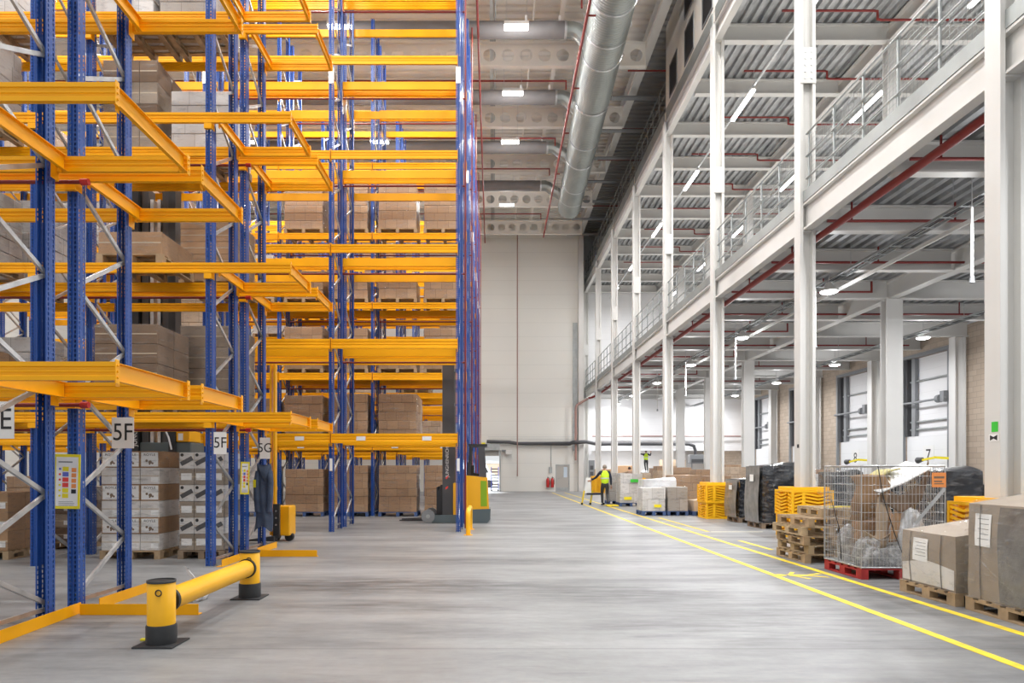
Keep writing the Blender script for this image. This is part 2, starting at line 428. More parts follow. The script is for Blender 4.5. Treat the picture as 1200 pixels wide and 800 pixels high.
# roof: profiled sheet, ridges across the hall
prof = []; y = -8.
while y < YM+.4:
    prof += [(y, ZR), (y+.16, ZR), (y+.2, ZR+.07), (y+.36, ZR+.07)]; y += .4
mb = MB().sheet(prof, 'x', XL, 6.4); struct('ceiling', mb, 'roof_sheet')
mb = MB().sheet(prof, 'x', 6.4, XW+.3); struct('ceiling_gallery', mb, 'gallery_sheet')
# back wall with a loading opening and a personnel door opening
mb = MB()
dx0, dx1, dz = -2.6, .55, 2.95
px0, px1, pz = PXx(651, YB), PXx(667.5, YB), PZ(544, YB)
for (a, b_, c, d) in ((XL, dx0, 0, ZR), (dx0, dx1, dz, ZR), (dx1, px0, 0, ZR), (px0, px1, pz, ZR), (px1, 6.38, 0, ZR)):
    mb.box(a, b_, YB, YB+.2, c, d)
struct('wall_back', mb, 'panel_cream')
mb = MB().box(6.18, 6.38, YB+.201, YM-.001, 0, ZR); struct('wall_return', mb, 'panel_cream')
mb = MB().box(6.10, 6.45, YB-.35, YB-.001, 0, ZR-.9); struct('trim_1', mb, 'white_steel')
mb = MB().box(5.72, 6.05, YB-.06, YB-.001, 2.9, 12.0); struct('trim_2', mb, 'galv_dull')
# mezzanine end wall above a wide opening into a bright packing room
mb = MB().box(6.39, XW, YM, YM+.2, 3.0, ZR)
mb.box(6.39, 7.6, YM, YM+.2, 0, 3.0)
struct('wall_far', mb, 'panel_white')
mb = MB().box(6.3, XW, 62.2, 62.4, 0, 3.6); mb.box(6.3, 6.5, YM+.21, 62.2, 0, 3.6)
struct('wall_packing', mb, 'white_wall')
mb = MB().box(6.3, XW+.3, YM+.21, 62.4, 3.61, 3.75); struct('ceiling_packing', mb, 'white_wall')
mb = MB().box(XL-.2, XL, -8, YB, 0, ZR); struct('wall_left', mb, 'panel_cream')
# right wall: blockwork, with openings for the dock doors
mb = MB()
bays = [ZK[i] for i in range(0, 8)]
ys = [-8.]
for z0 in bays: ys += [z0+1.05, z0+4.1]
ys += [62.4]
for i in range(0, len(ys)-1, 2): mb.box(XW, XW+.3, ys[i], ys[i+1], 0, 6.6)
mb.box(XW, XW+.3, -8, 62.4, 6.6, 7.4)
struct('wall_right', mb, 'blockwork')
mb = MB().box(XW, XW+.3, -8, 62.4, 7.41, ZR); struct('wall_upper', mb, 'panel_white')

# ---- dock doors
dk = 0
for i, z0 in enumerate(bays):
    ya, yb = z0+1.05, z0+4.1
    if i == 0 : continue
    o = bpy.data.objects.new(f'door_{i}', None); COL.objects.link(o); o['kind'] = 'structure'
    o.location = (XW, (ya+yb)/2, 0)
    def dpart(n, b, mt, o=o): return obj(n, b, mt, o)
    h = (yb-ya)/2
    f = MB()
    f.box(-.12, .06, -h-.16, -h-.002, 0, 6.75); f.box(-.12, .06, h+.002, h+.16, 0, 6.75); f.box(-.12, .06, -h-.002, h+.002, 6.602, 6.75)
    dpart('door_frame', f, 'mid_grey')
    dpart('door_leaf', MB().box(.06, .12, -h, h, .05, 3.05), 'door_panel')
    dpart('upper_panel', MB().box(.22, .26, -h, h, 3.05, 6.6), 'panel_white')
    f = MB()
    for yy in (-h+.02, h-.14): f.box(-.02, .20, yy, yy+.12, 3.05, 6.6)
    dpart('guide_track', f, 'dark_grey')
    f = MB().box(.04, .20, h-.62, h-.36, 3.05, 6.6); dpart('counterweight_channel', f, 'mid_grey')
    f = MB().cyl((-.22, -h-.1, 4.55), (-.22, h+.1, 4.55), .05); f.cyl((-.22, -h+.25, 4.55), (-.22, -h+.45, 4.55), .17)
    f.box(-.3, -.05, -h-.05, -h+.2, 4.4, 4.85)
    dpart('lifting_shaft', f, 'mid_grey')
    f = MB()
    for zz in (3.35, 3.7, 5.55): f.cyl((.14, -h, zz), (.14, h, zz), .045, n=8)
    dpart('cross_tube', f, 'galv_dull')
# door number plates
for i, num in ((4, '7'), (5, '8')):
    z0 = bays[i]; yy = PXx(1080, 1) and (z0+2.55)
    t_ = thing('door_number_sign', f'white square sign with a black {num} on the ' + ('nearer' if num == '7' else 'farther') + ' of the two numbered dock doors', 'sign', (XW-.02, yy, 2.15))
    obj('plate', MB().box(-.012, 0, -.38, .38, -.45, .45), 'paper', t_)
    text('lettering', num, .75, 'ink', t_, (-.0135, 0, 0), (PI/2, 0, -PI/2))
    t_.location.x = XW+.06-.001
# dock lights on yellow jointed arms
for i, z0 in enumerate(bays[3:7]):
    y0 = z0+.75
    t_ = thing('dock_lamp', f'yellow jointed arm with a dark lamp head at the {ORD[i]} dock door from camera', 'lamp', (XW-.02, y0, 2.0))
    obj('arm', MB().bar((-.1,0,0), (-.45,.55,.05), .07, .10).bar((-.45,.55,.05), (-.5,1.3,-.05), .06, .09), 'sign_yellow', t_)
    obj('bracket', MB().box(-.12, 0, -.08, .08, -.25, .15), 'mid_grey', t_)
    obj('lamp_head', MB().cyl((-.5,1.3,-.02), (-.5,1.62,-.06), .09, .14), 'dark_grey', t_)
# wall-side steel columns and blockwork trim
for i, z0 in enumerate(ZK[1:8]):
    t_ = thing('steel_column', f'white steel column standing against the dock wall, {ORD[i]} from the camera end', 'column', (18.8, z0, 0))
    f = MB().box(-.22, -.19, -.19, .19, 0, 6.88).box(.19, .22, -.19, .19, 0, 6.88).box(-.19, .19, -.012, .012, 0, 6.88)
    obj('shaft', f, 'white_steel', t_)
    obj('base_plate', MB().box(-.27, .27, -.25, .25, .0005, .03), 'white_steel', t_)
# control box with blue screen beside the nearest visible door
t_ = thing('door_control_screen', 'small blue screen in a grey frame on the dock wall', 'screen', (XW, 24.55, 1.15))
obj('housing', MB().bbox(-.12, -.001, -.3, .3, -.3, .3, .02), 'galv_dull', t_); obj('screen', MB().box(-.125, -.121, -.24, .24, -.2, .24), 'screen_blue', t_)
t_.location = (XW+.055, 23.9, .98)

# ------------------------------------------------------------------ mezzanine steel
def ibeam(mb, axis, a, b, c, z0, z1, w, tf=.03, tw=.02):
    """I-beam along x or y centred on c"""
    h = w/2
    for (u0, u1, q0, q1) in ((-h, h, z0, z0+tf), (-h, h, z1-tf, z1), (-tw/2, tw/2, z0+tf, z1-tf)):
        if axis == 'y': mb.box(c+u0, c+u1, a, b, q0, q1)
        else: mb.box(a, b, c+u0, c+u1, q0, q1)
    return mb
XC = 7.095                                            # mezzanine edge line
for k, z in enumerate(ZK[1:9]):
    t_ = thing('steel_column', f'tall white steel column on the mezzanine edge, {ORD[k]} from the camera', 'column', (XC, z, 0))
    f = MB().box(-.175, -.105, -.15, .15, 0.03, 15.5).box(.105, .175, -.15, .15, 0.03, 15.5).box(-.105, .105, -.015, .015, 0.03, 15.5)
    obj('shaft', f, 'white_steel', t_)
    f = MB()
    for zz in (6.9, 15.02): obj('cap_plate', MB().box(-.104, .104, -.149, -.016, zz-.035, zz-.005), 'white_steel', t_)
    f = MB().box(-.1, .1, -.175, -.151, 10.2, 11.0)
    for r in range(5):
        for c in (-.05, .05): f.cyl((c, -.19, 10.3+r*.15), (c, -.174, 10.3+r*.15), .018, n=6)
    f2 = MB().box(-.176, .176, -.172, -.151, 10.2, 11.0); obj('splice_plate', f2, 'white_steel', t_)
    f3 = MB()
    for r in range(5):
        for c in (-.07, .07): f3.cyl((c, -.185, 10.3+r*.15), (c, -.1725, 10.3+r*.15), .02, n=6)
    obj('bolt_grid', f3, 'galv', t_)
    obj('base_plate', MB().box(-.25, .25, -.25, .25, .0005, .03), 'white_steel', t_)
for k, z in enumerate(ZK[0:8]):
    t_ = thing('steel_column', f'wide white steel column in the middle row under the mezzanine, {ORD[k]} from the camera end', 'column', (12.6, z, 0))
    f = MB().box(-.26, .26, -.17, -.13, 0.001, 6.88).box(-.26, .26, .13, .17, 0.001, 6.88).box(-.015, .015, -.13, .13, 0.001, 6.88)
    obj('shaft', f, 'white_steel', t_)
    f = MB().box(-.2, .2, -.15, -.11, 7.76, 15.0).box(-.2, .2, .11, .15, 7.76, 15.0).box(-.015, .015, -.11, .11, 7.76, 15.0)
    obj('upper_shaft', f, 'white_steel', t_)
tr_n = 3
for lev, (zb, zt) in enumerate(((6.9, 7.5), (15.0, 15.55))):
    for k in range(8):                                # edge beam, bay by bay
        a, b_ = ZK[k]+.02, ZK[k+1]-.02
        if k == 0: a = 2.
        f = ibeam(MB(), 'y', a, b_, XC, zb, zt, .205, .045); struct(f'trim_{tr_n}', f, 'white_steel'); tr_n += 1
    f = ibeam(MB(), 'y', 2., YM-.01, 12.6, zb, zt-.02, .3, .04); struct(f'trim_{tr_n}', f, 'white_steel'); tr_n += 1
    for k in range(0, 17):                            # cross beams at every half bay
        z = ZK[0]+k*3.025
        if z > YM-.3: break
        for (a, b_) in ((XC+.19, 12.44), (12.76, XW-.01)):
            f = ibeam(MB(), 'x', a, b_, z, zb+.0, zt-.02, .24, .04); struct(f'trim_{tr_n}', f, 'white_steel'); tr_n += 1
def trapdeck(z, x0, x1):
    p = []; x = x0
    while x < x1-.01:
        p += [(x, z), (x+.13, z), (x+.16, z+.10), (x+.27, z+.10)]; x += .30
    return p
for lev, (z, top, nm) in enumerate(((7.5, 7.74, 'floor_mezzanine'), (15.56, 16.0, 'floor_upper'))):
    mb = MB().sheet(trapdeck(z, 7.2, XW), 'y', 2., YM-.01); struct(('ceiling_mezzanine', 'ceiling_upper')[lev], mb, 'deck_zinc')
    mb = MB().box(7.02, XW-.01, 2., YM-.01, z+.105, top); struct(nm, mb, 'cream_wall')
    for k in range(8):                                # galvanised edge strip between columns
        a = ZK[k]+.16 if k else 2.; b_ = ZK[k+1]-.16
        mb = MB().box(6.98, 7.015, a, b_, z+.005, top+.02); struct(f'trim_{tr_n}', mb, 'zinc_strip'); tr_n += 1

# ---- guard rails
def guard_rail(y0, y1, zf, label, mesh=True):
    t_ = thing('guard_railing', label, 'railing', (7.08, (y0+y1)/2, zf), group='guard railings along the mezzanine edges')
    L = (y1-y0)/2; n = max(2, round((y1-y0)/1.13))
    for i in range(n+1):
        yy = -L+.06+(2*L-.12)*i/n
        f = MB().cyl((0, yy, .021), (0, yy, 1.3), .024, n=8).box(-.04, .04, yy-.04, yy+.04, .0205, .035)
        for zz in (.3, .8, 1.3): f.cyl((0, yy-.04, zz), (0, yy+.04, zz), .034, n=8)
        obj('post', f, 'rail_zinc', t_)
    for zz in (.3, .8, 1.3): obj('rail', MB().cyl((-.03, -L, zz), (-.03, L, zz), .021, n=8), 'rail_zinc', t_)
    if mesh:
        f = MB(); q = -L+.1
        while q < L-.1: f.box(.030, .034, q, q+.004, .12, 1.22); q += .10
        zz = .12
        while zz < 1.25: f.box(.026, .030, -L+.1, L-.1, zz, zz+.004); zz += .10
        obj('wire_mesh', f, 'rail_zinc', t_)
for k in range(8):
    a = ZK[k]+.17 if k else 3.; b_ = ZK[k+1]-.17
    if k == 0: a = 4.
    guard_rail(a, b_, 7.745, f'galvanised meshed railing on the lower mezzanine edge, {ORD[k]} bay from the camera', k < 6)
for k in range(4, 8):
    guard_rail(ZK[k]+.17, ZK[k+1]-.17, 16.02, f'galvanised guard railing on the upper mezzanine edge, {ORD[k-4]} bay past the louvred plant room', False)
# ---- plant room on the upper level with louvres
mb = MB().box(7.02, 7.17, 2., 27.6, 16.03, ZR-.01).box(7.18, XW-.01, 27.45, 27.6, 16.03, ZR-.01); struct('wall_plantroom', mb, 'cream_wall')
n = 0
for (ya, yb) in ((25.9, 27.0), (23.75, 24.9), (21.7, 22.8), (19.6, 20.7)):
    for (za, zb_) in ((16.2, 17.5), (17.9, 19.2)):
        if ya > 25 and za > 17: continue
        t_ = thing('louvre_vent', f'dark louvred vent in the plant room wall, {ORD[n]} counting from the far end', 'vent', (7.02, (ya+yb)/2, (za+zb_)/2))
        h = (yb-ya)/2; v = (zb_-za)/2
        f = MB().box(-.03, -.002, -h, -h+.05, -v, v).box(-.03, -.002, h-.05, h, -v, v).box(-.03, -.002, -h+.05, h-.05, -v, -v+.05).box(-.03, -.002, -h+.05, h-.05, v-.05, v)
        obj('frame', f, 'mid_grey', t_)
        f = MB().box(-.008, -.002, -h+.05, h-.05, -v+.05, v-.05)
        q = -v+.07
        while q < v-.08: f.hexa([(-.03,-h+.05,q),(-.024,-h+.05,q),(-.024,h-.05,q),(-.03,h-.05,q),(-.012,-h+.05,q+.06),(-.008,-h+.05,q+.06),(-.008,h-.05,q+.06),(-.012,h-.05,q+.06)]); q += .09
        obj('slat_panel', f, 'dark_grey', t_); n += 1

# ------------------------------------------------------------------ hall roof steel, ducts, pipes
def cellular(y, x0, x1, z0, z1, pitch=.72, r=.25, n=16):
    mb = MB(); zc = (z0+z1)/2; h = (z1-z0)/2-.03
    mb.box(x0, x1, y-.11, y+.11, z0, z0+.03).box(x0, x1, y-.11, y+.11, z1-.03, z1)
    k = int((x1-x0)/pitch); pw = (x1-x0)/k
    for i in range(k):
        cx = x0+(i+.5)*pw; inn = []; out_ = []
        for j in range(n):
            a = 2*PI*j/n; c, s_ = math.cos(a), math.sin(a)
            inn.append((cx+r*c, y, zc+r*s_))
            sc = min(pw/2/abs(c) if abs(c) > 1e-6 else 9, h/abs(s_) if abs(s_) > 1e-6 else 9)
            out_.append((cx+sc*c, y, zc+sc*s_))
        ca = math.atan2(h, pw/2)
        mb.add(inn+out_, [(j, (j+1) % n, n+(j+1) % n, n+j) for j in range(n)])
        for sx_ in (-1, 1):
            for sz in (-1, 1):
                a = math.atan2(sz*h, sx_*pw/2) % (2*PI); j0 = int(a/(2*PI/n)); j1 = (j0+1) % n
                mb.add([out_[j0], (cx+sx_*pw/2, y, zc+sz*h), out_[j1]], [(0, 1, 2)])
    return mb
ROOFY = [17.5, 22.3, 27.1, 31.9, 36.7, 41.5, 46.3]
for i, y in enumerate(ROOFY):
    t_ = tag(obj('cellular_roof_beam', cellular(y, XL+.01, 6.08, 17.5, 18.45), 'roof_sheet'), f'pale roof beam with round holes spanning the rack hall, {ORD[i]} from the camera end', 'roof beam', 'holed beams under the hall roof')
mb = ibeam(MB(), 'y', -6, YB-.36, 6.25, 18.25, 18.9, .34, .04); struct('trim_900', mb, 'white_steel')
for i, x in enumerate((-12.2, -6.2, -.02, 2.62)):
    mb = MB().box(x-.08, x+.08, -6, YB-.01, 18.6, 18.8); struct(f'trim_{901+i}', mb, 'roof_sheet' if x != -.02 else 'galv_dull')
# diagonal braces and node in the nearest visible roof bay
mb = MB()
for (a, b_) in (((.5, 22.1, 18.95), (2.7, 20.2, 18.95)), ((4.9, 22.1, 18.95), (2.7, 20.2, 18.95)), ((2.7, 20.2, 18.95), (2.7, 22.1, 18.95))): mb.cyl(a, b_, .1, n=10)
mb.lathe((2.7, 20.2, 18.84), [(.45, 0), (.45, .12)])
tag(obj('roof_bracing', mb, 'roof_sheet'), 'pale tubular roof bracing meeting at a round node beside the big duct', 'roof bracing')
# main spiral duct
DZ = 16.6
DX0, DX1 = 3.88, 4.44
def dcx(y): return DX0+(DX1-DX0)*(y-22.)/18.
duct = t_ = thing('main_air_duct', 'large galvanised round air duct hanging lengthwise under the hall roof', 'duct', (0, 0, DZ))
segs = [(9, .75), (13.6, .75), (18.0, .75), (21.6, .735), (24.6, .72), (27.7, .70), (30.8, .68), (32.8, .66), (35.7, .66), (39.2, .66)]
for i in range(len(segs)-1):
    (ya, ra), (yb, rb) = segs[i], segs[i+1]
    f = MB(); n = 28
    def ring(y, r): return [(dcx(y)+r*math.cos(2*PI*j/n), y, r*math.sin(2*PI*j/n)) for j in range(n)]
    vs = ring(ya, ra)+ring(yb-.3, ra)+ring(yb, rb)
    f.add(vs, [(q*n+j, q*n+(j+1) % n, (q+1)*n+(j+1) % n, (q+1)*n+j) for q in range(2) for j in range(n)], True)
    if i == len(segs)-2: f.add(ring(yb, rb), [tuple(range(n))])
    obj('duct_section', f, 'duct_zinc', t_)
    f = MB(); R = ra+.03
    vs = ring(ya-.03, ra-.01)+ring(ya-.03, R)+ring(ya+.03, R)+ring(ya+.03, ra-.01)
    f.add(vs, [(q*n+j, q*n+(j+1) % n, (q+1)*n+(j+1) % n, (q+1)*n+j) for q in range(3) for j in range(n)])
    obj('flange_ring', f, 'galv', t_)
for y in (11.8, 15.6, 19.0, 23.2, 27.6, 32.5, 37.1):
    for sx_ in (-.8, .8): obj('hanger_rod', MB().cyl((dcx(y)+sx_, y, 0), (dcx(y)+sx_, y, 2.75), .012, n=6), 'galv', t_)
    obj('hanger_strap', MB().sheet([(dcx(y)+.8*math.cos(a*PI/12), .8*math.sin(a*PI/12)) for a in range(-12, 1)], 'y', y-.03, y+.03), 'galv', t_)
# dark textile branch ducts with galvanised elbows
for i, (y, xe) in enumerate(((20.0, 2.5), (24.35, 2.62), (28.75, 2.7), (33.2, 2.68), (37.7, 2.68))):
    br = obj('branch_duct', MB().cyl((-14, 0, 0), (xe, 0, 0), .28, n=20), 'grey_duct', duct, (0, y, 17.2-DZ))
    x2 = dcx(y)-.60
    obj('elbow', MB().path([(xe, 0, 0), (xe+.22, 0, 0), (xe+.40, 0, -.05), (xe+.56, 0, -.18), (x2+.12, 0, -.56)], .27, 16), 'duct_zinc', br)
    obj('collar', MB().cyl((xe-.06, 0, 0), (xe+.02, 0, 0), .30, n=20), 'galv', br)
    obj('support_channel', MB().box(-14, xe+.3, -.01, .01, .285, .31), 'galv_dull', br)
    for xx in (-9, -5, -1, 1.2, 2.4): obj('clip', MB().box(xx-.04, xx+.04, -.05, .05, .27, .5), 'paper', br)
# red sprinkler pipes under the roof
for i, y in enumerate((22.9, 27.8, 32.6, 35.9, 42.2)):
    f = MB().path([(-20, y, 17.35), (3.0, y, 17.35), (3.0, y, 17.0)], .035, 8)
    tag(obj('sprinkler_pipe', f, 'red_pipe'), f'thin red sprinkler pipe crossing under the hall roof, {ORD[i]} from the camera end', 'pipe', 'roof sprinkler pipes')
    f = MB().path([(5.6, y+.4, 18.0), (6.95, y+.4, 18.0)] if y < 27.3 else [(5.6, y+.4, 18.0), (12, y+.4, 18.0)], .035, 8)
    tag(obj('sprinkler_pipe', f, 'red_pipe'), f'thin red sprinkler pipe over the upper mezzanine edge, {ORD[i]} from the camera end', 'pipe', 'roof sprinkler pipes over the mezzanine')
t_ = thing('sprinkler_main', 'long red sprinkler main running beside the big round duct', 'pipe', (3.14, 0, 15.84))
obj('pipe', MB().cyl((-.25, 8, 0), (0, 42, 0), .05, n=8), 'red_pipe', t_)
for y in (21.5, 25.6, 29.0, 33.0): obj('branch_stub', MB().cyl((-.12, y, -.02), (.12, y, -.02), .03, n=8), 'red_pipe', t_)
for i, (x, z0) in enumerate(((1.5, 18.52), (.1, 18.52), (-1.3, 18.52))):
    tag(obj('roof_conduit', MB().cyl((x, -5, z0), (x*1.05, YB-.01, z0), .035, n=8), 'roof_sheet' if i == 0 else 'galv_dull'), ('pale', 'grey', 'thin grey')[i]+' conduit running lengthwise under the hall roof, ' + ORD[i]+' from the big duct', 'conduit')
# services over the dark end of the upper mezzanine
for i in range(7):
    y = 30+i*2.9
    tag(obj('cable_tray', MB().box(5.2, 12, y, y+.28, 17.9, 17.96), 'mid_grey'), f'dark cable tray under the roof above the upper railing, {ORD[i]} from the camera end', 'cable tray', 'cable trays under the dark roof')

# ------------------------------------------------------------------ lamps
def area(name, loc, sx, sy, power, col=(1, .985, .965), rot=(0, 0, 0)):
    l = bpy.data.lights.new(name, 'AREA'); l.shape = 'RECTANGLE'; l.size = sx; l.size_y = sy; l.energy = power; l.color = col
    o = bpy.data.objects.new(name, l); COL.objects.link(o); o.location = loc; o.rotation_euler = rot
    return o
def point(name, loc, r, power, col):
    l = bpy.data.lights.new(name, 'POINT'); l.shadow_soft_size = r; l.energy = power; l.color = col
    o = bpy.data.objects.new(name, l); COL.objects.link(o); o.location = loc
    return o
HB = []
for ix, x in enumerate((.82, -5.2, -11.3, -17.4)):
    for iy, y in enumerate((3., 9., 14.8, 18.9, 23.3, 27.4, 31.45, 38.9)): HB.append((x, y))
n = 0
for (x, y) in HB:
    z = 16.6
    t_ = thing('high_bay_light', f'white high bay light, {ORD[n % 8]} from the camera end in the ' + ('row over the open aisle' if x > 0 else 'first row over the racks' if x > -6 else 'second row over the racks' if x > -12 else 'third row over the racks'), 'light', (x, y, z), group='high bay lights of the rack hall')
    obj('housing', MB().box(-.42, .42, -.16, .16, .03, .14), 'white_steel', t_)
    obj('diffuser', MB().box(-.40, .40, -.14, .14, .0, .029), 'lamp_glow', t_)
    for xx in (-.35, .35): obj('suspension_wire', MB().cyl((xx, 0, .14), (xx, 0, 2.78), .008, n=5), 'galv', t_)
    area('high_bay_lamp', (x, y, z-.02), .8, .28, HBW)
    if x > -6: point('high_bay_glow', (x, y, z-.22), .1, HBW*(.32 if x > 0 else .2), (1, .985, .965))
    n += 1
for k, y in enumerate((4., 8., 12., 16., 20.)):  # added lamps and housings, out of view, only to brighten the plant room wall
    t_ = thing('high_bay_light', f'added out-of-view light brightening the louvred plant room wall, {ORD[k]} from the camera end', 'light', (5.5, y, 18.6), group='added lights brightening the plant room wall')
    obj('housing', MB().box(-.16, .16, -.42, .42, .03, .14), 'white_steel', t_)
    obj('diffuser', MB().box(-.14, .14, -.40, .40, .0, .029), 'lamp_glow', t_)
    for yy in (-.35, .35): obj('suspension_wire', MB().cyl((0, yy, .14), (0, yy, .79), .008, n=5), 'galv', t_)
    area('high_bay_lamp', (5.5, y, 18.58), .28, .8, HBW*.9)
# tubes on the upper mezzanine floor
n = 0
for ix, x in enumerate((8.58, 12.87)):
    for iy in range(7):
        y = 11.25+6.08*iy
        if ix == 1: y += .1
        t_ = thing('tube_light', f'slim tube light under the upper deck, {ORD[iy]} from the camera end in the ' + ('aisle-side line' if ix == 0 else 'inner line'), 'light', (x, y, 14.0), group='linear tubes under the upper mezzanine deck')
        obj('housing', MB().box(-.07, .07, -1., 1., .02, .08), 'white_steel', t_)
        obj('diffuser', MB().box(-.06, .06, -.98, .98, -.03, .019), 'lamp_glow_cool', t_)
        for yy in (-.9, .9): obj('suspension_wire', MB().cyl((.05, yy, .08), (.05, yy, 1.0), .006, n=5), 'galv', t_)
        area('tube_lamp', (x, y, 13.96), .12, 1.9, TBW, (.97, .98, 1))
    tag(obj('lighting_trunking', MB().box(x-.03, x+.03, 4, 50, 14.09, 14.15), 'galv'), 'thin lighting trunking carrying the ' + ('aisle-side' if ix == 0 else 'inner') + ' line of tube lights', 'trunking')
# round high bays under the mezzanine
for ix, x in enumerate((9.27, 16.0)):
    for iy in range(8):
        y = 5.7+6.55*iy if iy < 7 else 50.6
        t_ = thing('round_bay_light', f'round LED bay light under the mezzanine, {ORD[iy]} from the camera end in the ' + ('aisle-side row' if ix == 0 else 'dock-side row'), 'light', (x, y, 6.4), group='round bay lights under the mezzanine')
        obj('housing', MB().lathe((0, 0, .02), [(.24, 0), (.24, .06), (.12, .12), (.08, .25)], 20), 'white_steel', t_)
        obj('diffuser', MB().lathe((0, 0, -.03), [(.12, 0), (.22, .03), (.22, .049)], 20), 'lamp_glow_cool', t_)
        obj('drop_rod', MB().cyl((0, 0, .25), (0, 0, 1.0), .012, n=6), 'galv', t_)
        area('bay_lamp', (x, y, 6.36), .4, .4, BBW, (.97, .98, 1)); point('bay_glow', (x, y, 6.12), .12, BBW*.30, (.97, .98, 1))
area('packing_lamp', (12, 56.5, 3.5), 8, 5, 650, (1, 1, 1))
area('yard_daylight_fill', (-3, 58, 9), 8, 8, 6000, (.95, .98, 1))  # added area light over the yard, standing in for daylight outside
# cable trays and hanging poles under the mezzanine
for ix, (x, z) in enumerate(((9.45, 6.75), (15.2, 6.35))):
    t_ = thing('cable_ladder', ('grey cable ladder hung under the mezzanine beside the aisle-side bay lights', 'grey cable ladder hung under the mezzanine near the dock doors')[ix], 'cable ladder', (x, 28, z))
    f = MB().box(-.15, -.13, -24, 24, 0, .06).box(.13, .15, -24, 24, 0, .06)
    q = -24
    while q < 24: f.box(-.13, .13, q, q+.03, .0, .02); q += .6
    obj('ladder_frame', f, 'galv_dull', t_)
    obj('cable', MB().path([(-.05, -24+2*k, .045+.008*math.sin(k*2.1)) for k in range(25)], .022, 6), 'charcoal', t_)
    obj('cable', MB().path([(.05, -24+2*k, .045+.008*math.sin(k*1.7)) for k in range(25)], .018, 6), 'dark_grey', t_)
    for q in range(-22, 24, 4): obj('hanger_rod', MB().cyl((0, q, .06), (0, q, 7.5-z), .008, n=5), 'galv', t_)
tag(obj('lighting_trunking', MB().box(9.86, 9.92, 4, 50, 6.62, 6.70), 'white_steel'), 'white trunking running under the mezzanine below the cable ladder', 'trunking')
for i, (px, py0, py1) in enumerate(((1145, 243, 324), (959.3, 338, 402), (865, 396, 441), (806, 424, 461), (772.5, 446, 479))):
    y = 9.3*800/(px-577.); 
    f = MB().cyl((0, 0, PZ(py1, y)), (0, 0, PZ(py0, y)), .028, n=8); 
    t_ = thing('hanging_pole', f'white tube hanging under the mezzanine beside the cable ladder, {ORD[i]} from the camera', 'pole', (9.2, y, 0))
    obj('tube', f, 'white_steel', t_)
    obj('sensor', MB().cyl((0, 0, PZ(py1, y)-.12), (0, 0, PZ(py1, y)), .05, .04, n=10), 'mid_grey', t_)
    obj('hanger_rod', MB().cyl((0, 0, PZ(py0, y)), (0, 0, 7.5), .01, n=6), 'galv', t_)
# sprinklers under both decks
for lev, (zp, xs, xe) in enumerate(((7.05, 7.45, 18.5), (14.86, 7.6, 18.5))):
    t_ = None
    for k in range(0, 14):
        y = ZK[0]+k*3.025+(2.72 if lev == 0 else 1.5)
        if y > YM-1: break
        t_ = thing('sprinkler_pipe', f'red sprinkler branch under the {"lower" if lev == 0 else "upper"} mezzanine deck, {ORD[k]} from the camera end', 'pipe', (0, y, zp), group=f'sprinkler branches under the {"lower" if lev == 0 else "upper"} mezzanine deck')
        if lev == 0:
            obj('pipe', MB().path([(xs, 0, 0), (11.6+.2*(k % 2), 0, 0), (11.6+.2*(k % 2), 0, .33)] if k % 2 else [(xs, 0, 0), (xe, 0, 0)], .033, 8), 'red_pipe', t_)
        else:
            obj('pipe', MB().path([(xs+.9, 0, .12), (11.2, 0, .12), (11.3, 0, .10), (11.3, 0, -.13), (11.4, 0, -.15), (xe, 0, -.15)], .033, 8), 'red_pipe', t_)
        for xx in ((8.0, 10.3, 14.2, 16.6) if lev == 0 else ()): 
            if xx < 12 or not k % 2: obj('riser', MB().cyl((xx, 0, 0), (xx, 0, .42), .022, n=7), 'red_pipe', t_)
tag(obj('sprinkler_main', MB().path([(7.42, 3, 6.80), (7.42, 47.4, 6.80), (7.0, 47.9, 6.62), (6.75, 48.0, 6.58)], .075, 10), 'red_pipe'), 'thick red sprinkler main running just inside the lower mezzanine edge', 'pipe')
# pipes on the back walls
tag(obj('wall_pipe', MB().path([(-.4, YB-.28, 3.55), (1.2, YB-.28, 3.5), (1.8, YB-.28, 3.4), (5.5, YB-.28, 3.4), (5.6, YB-.8, 3.45), (6.6, YB-.8, 3.5), (7.9, YM-.2-.25, 3.5), (14.9, YM-.4, 3.5), (15.3, YM-.4, 3.35), (15.4, YM-.4, 3.0), (15.4, YM-.4, 2.7)], .115, 10), 'dark_grey'), 'thick dark grey pipe running along the back wall and bending down at its end', 'pipe')
tag(obj('wall_pipe', MB().box(-.3, 6.0, YB-.30, YB-.285, 3.72, 3.735).box(-.3, 6.0, YB-.30, YB-.285, 3.86, 3.875).box(-.3, 6.0, YB-.2, YB-.185, 3.72, 3.735), 'galv_dull'), 'grey cable basket fixed above the thick pipe on the back wall', 'cable basket')
tag(obj('drain_pipe', MB().cyl((PXx(606.3, YB-.45), YB-.47, 1.08), (PXx(606.3, YB-.45), YB-.47, 18.2), .04, n=8), 'pipe_brown'), 'thin red riser pipe running down the cream back wall', 'pipe')
tag(obj('drain_pipe', MB().path([(6.72, YB-.55, 6.55), (5.95, YB-.55, 6.1), (5.87, YB-.55, 5.9), (5.87, YB-.55, 2.2)], .08, 8), 'pipe_brown'), 'red-brown pipe dropping down the corner of the cream back wall', 'pipe')
tag(obj('sprinkler_main', MB().cyl((7.6, YM-.25, 4.1), (XW-.3, YM-.25, 4.1), .05, n=8), 'pipe_brown'), 'thin red pipe crossing the white far wall above the thick grey pipe', 'pipe')
t_ = thing('air_unit', 'dark grey air handling box under the end of the thick pipe', 'air unit', (15.6, YM-.45, 2.2))
obj('casing', MB().bbox(-.7, .7, -.35, .35, -.18, .49, .04), 'mid_grey', t_); obj('grille', MB().box(-.6, .6, -.36, -.351, -.1, .15), 'dark_grey', t_)
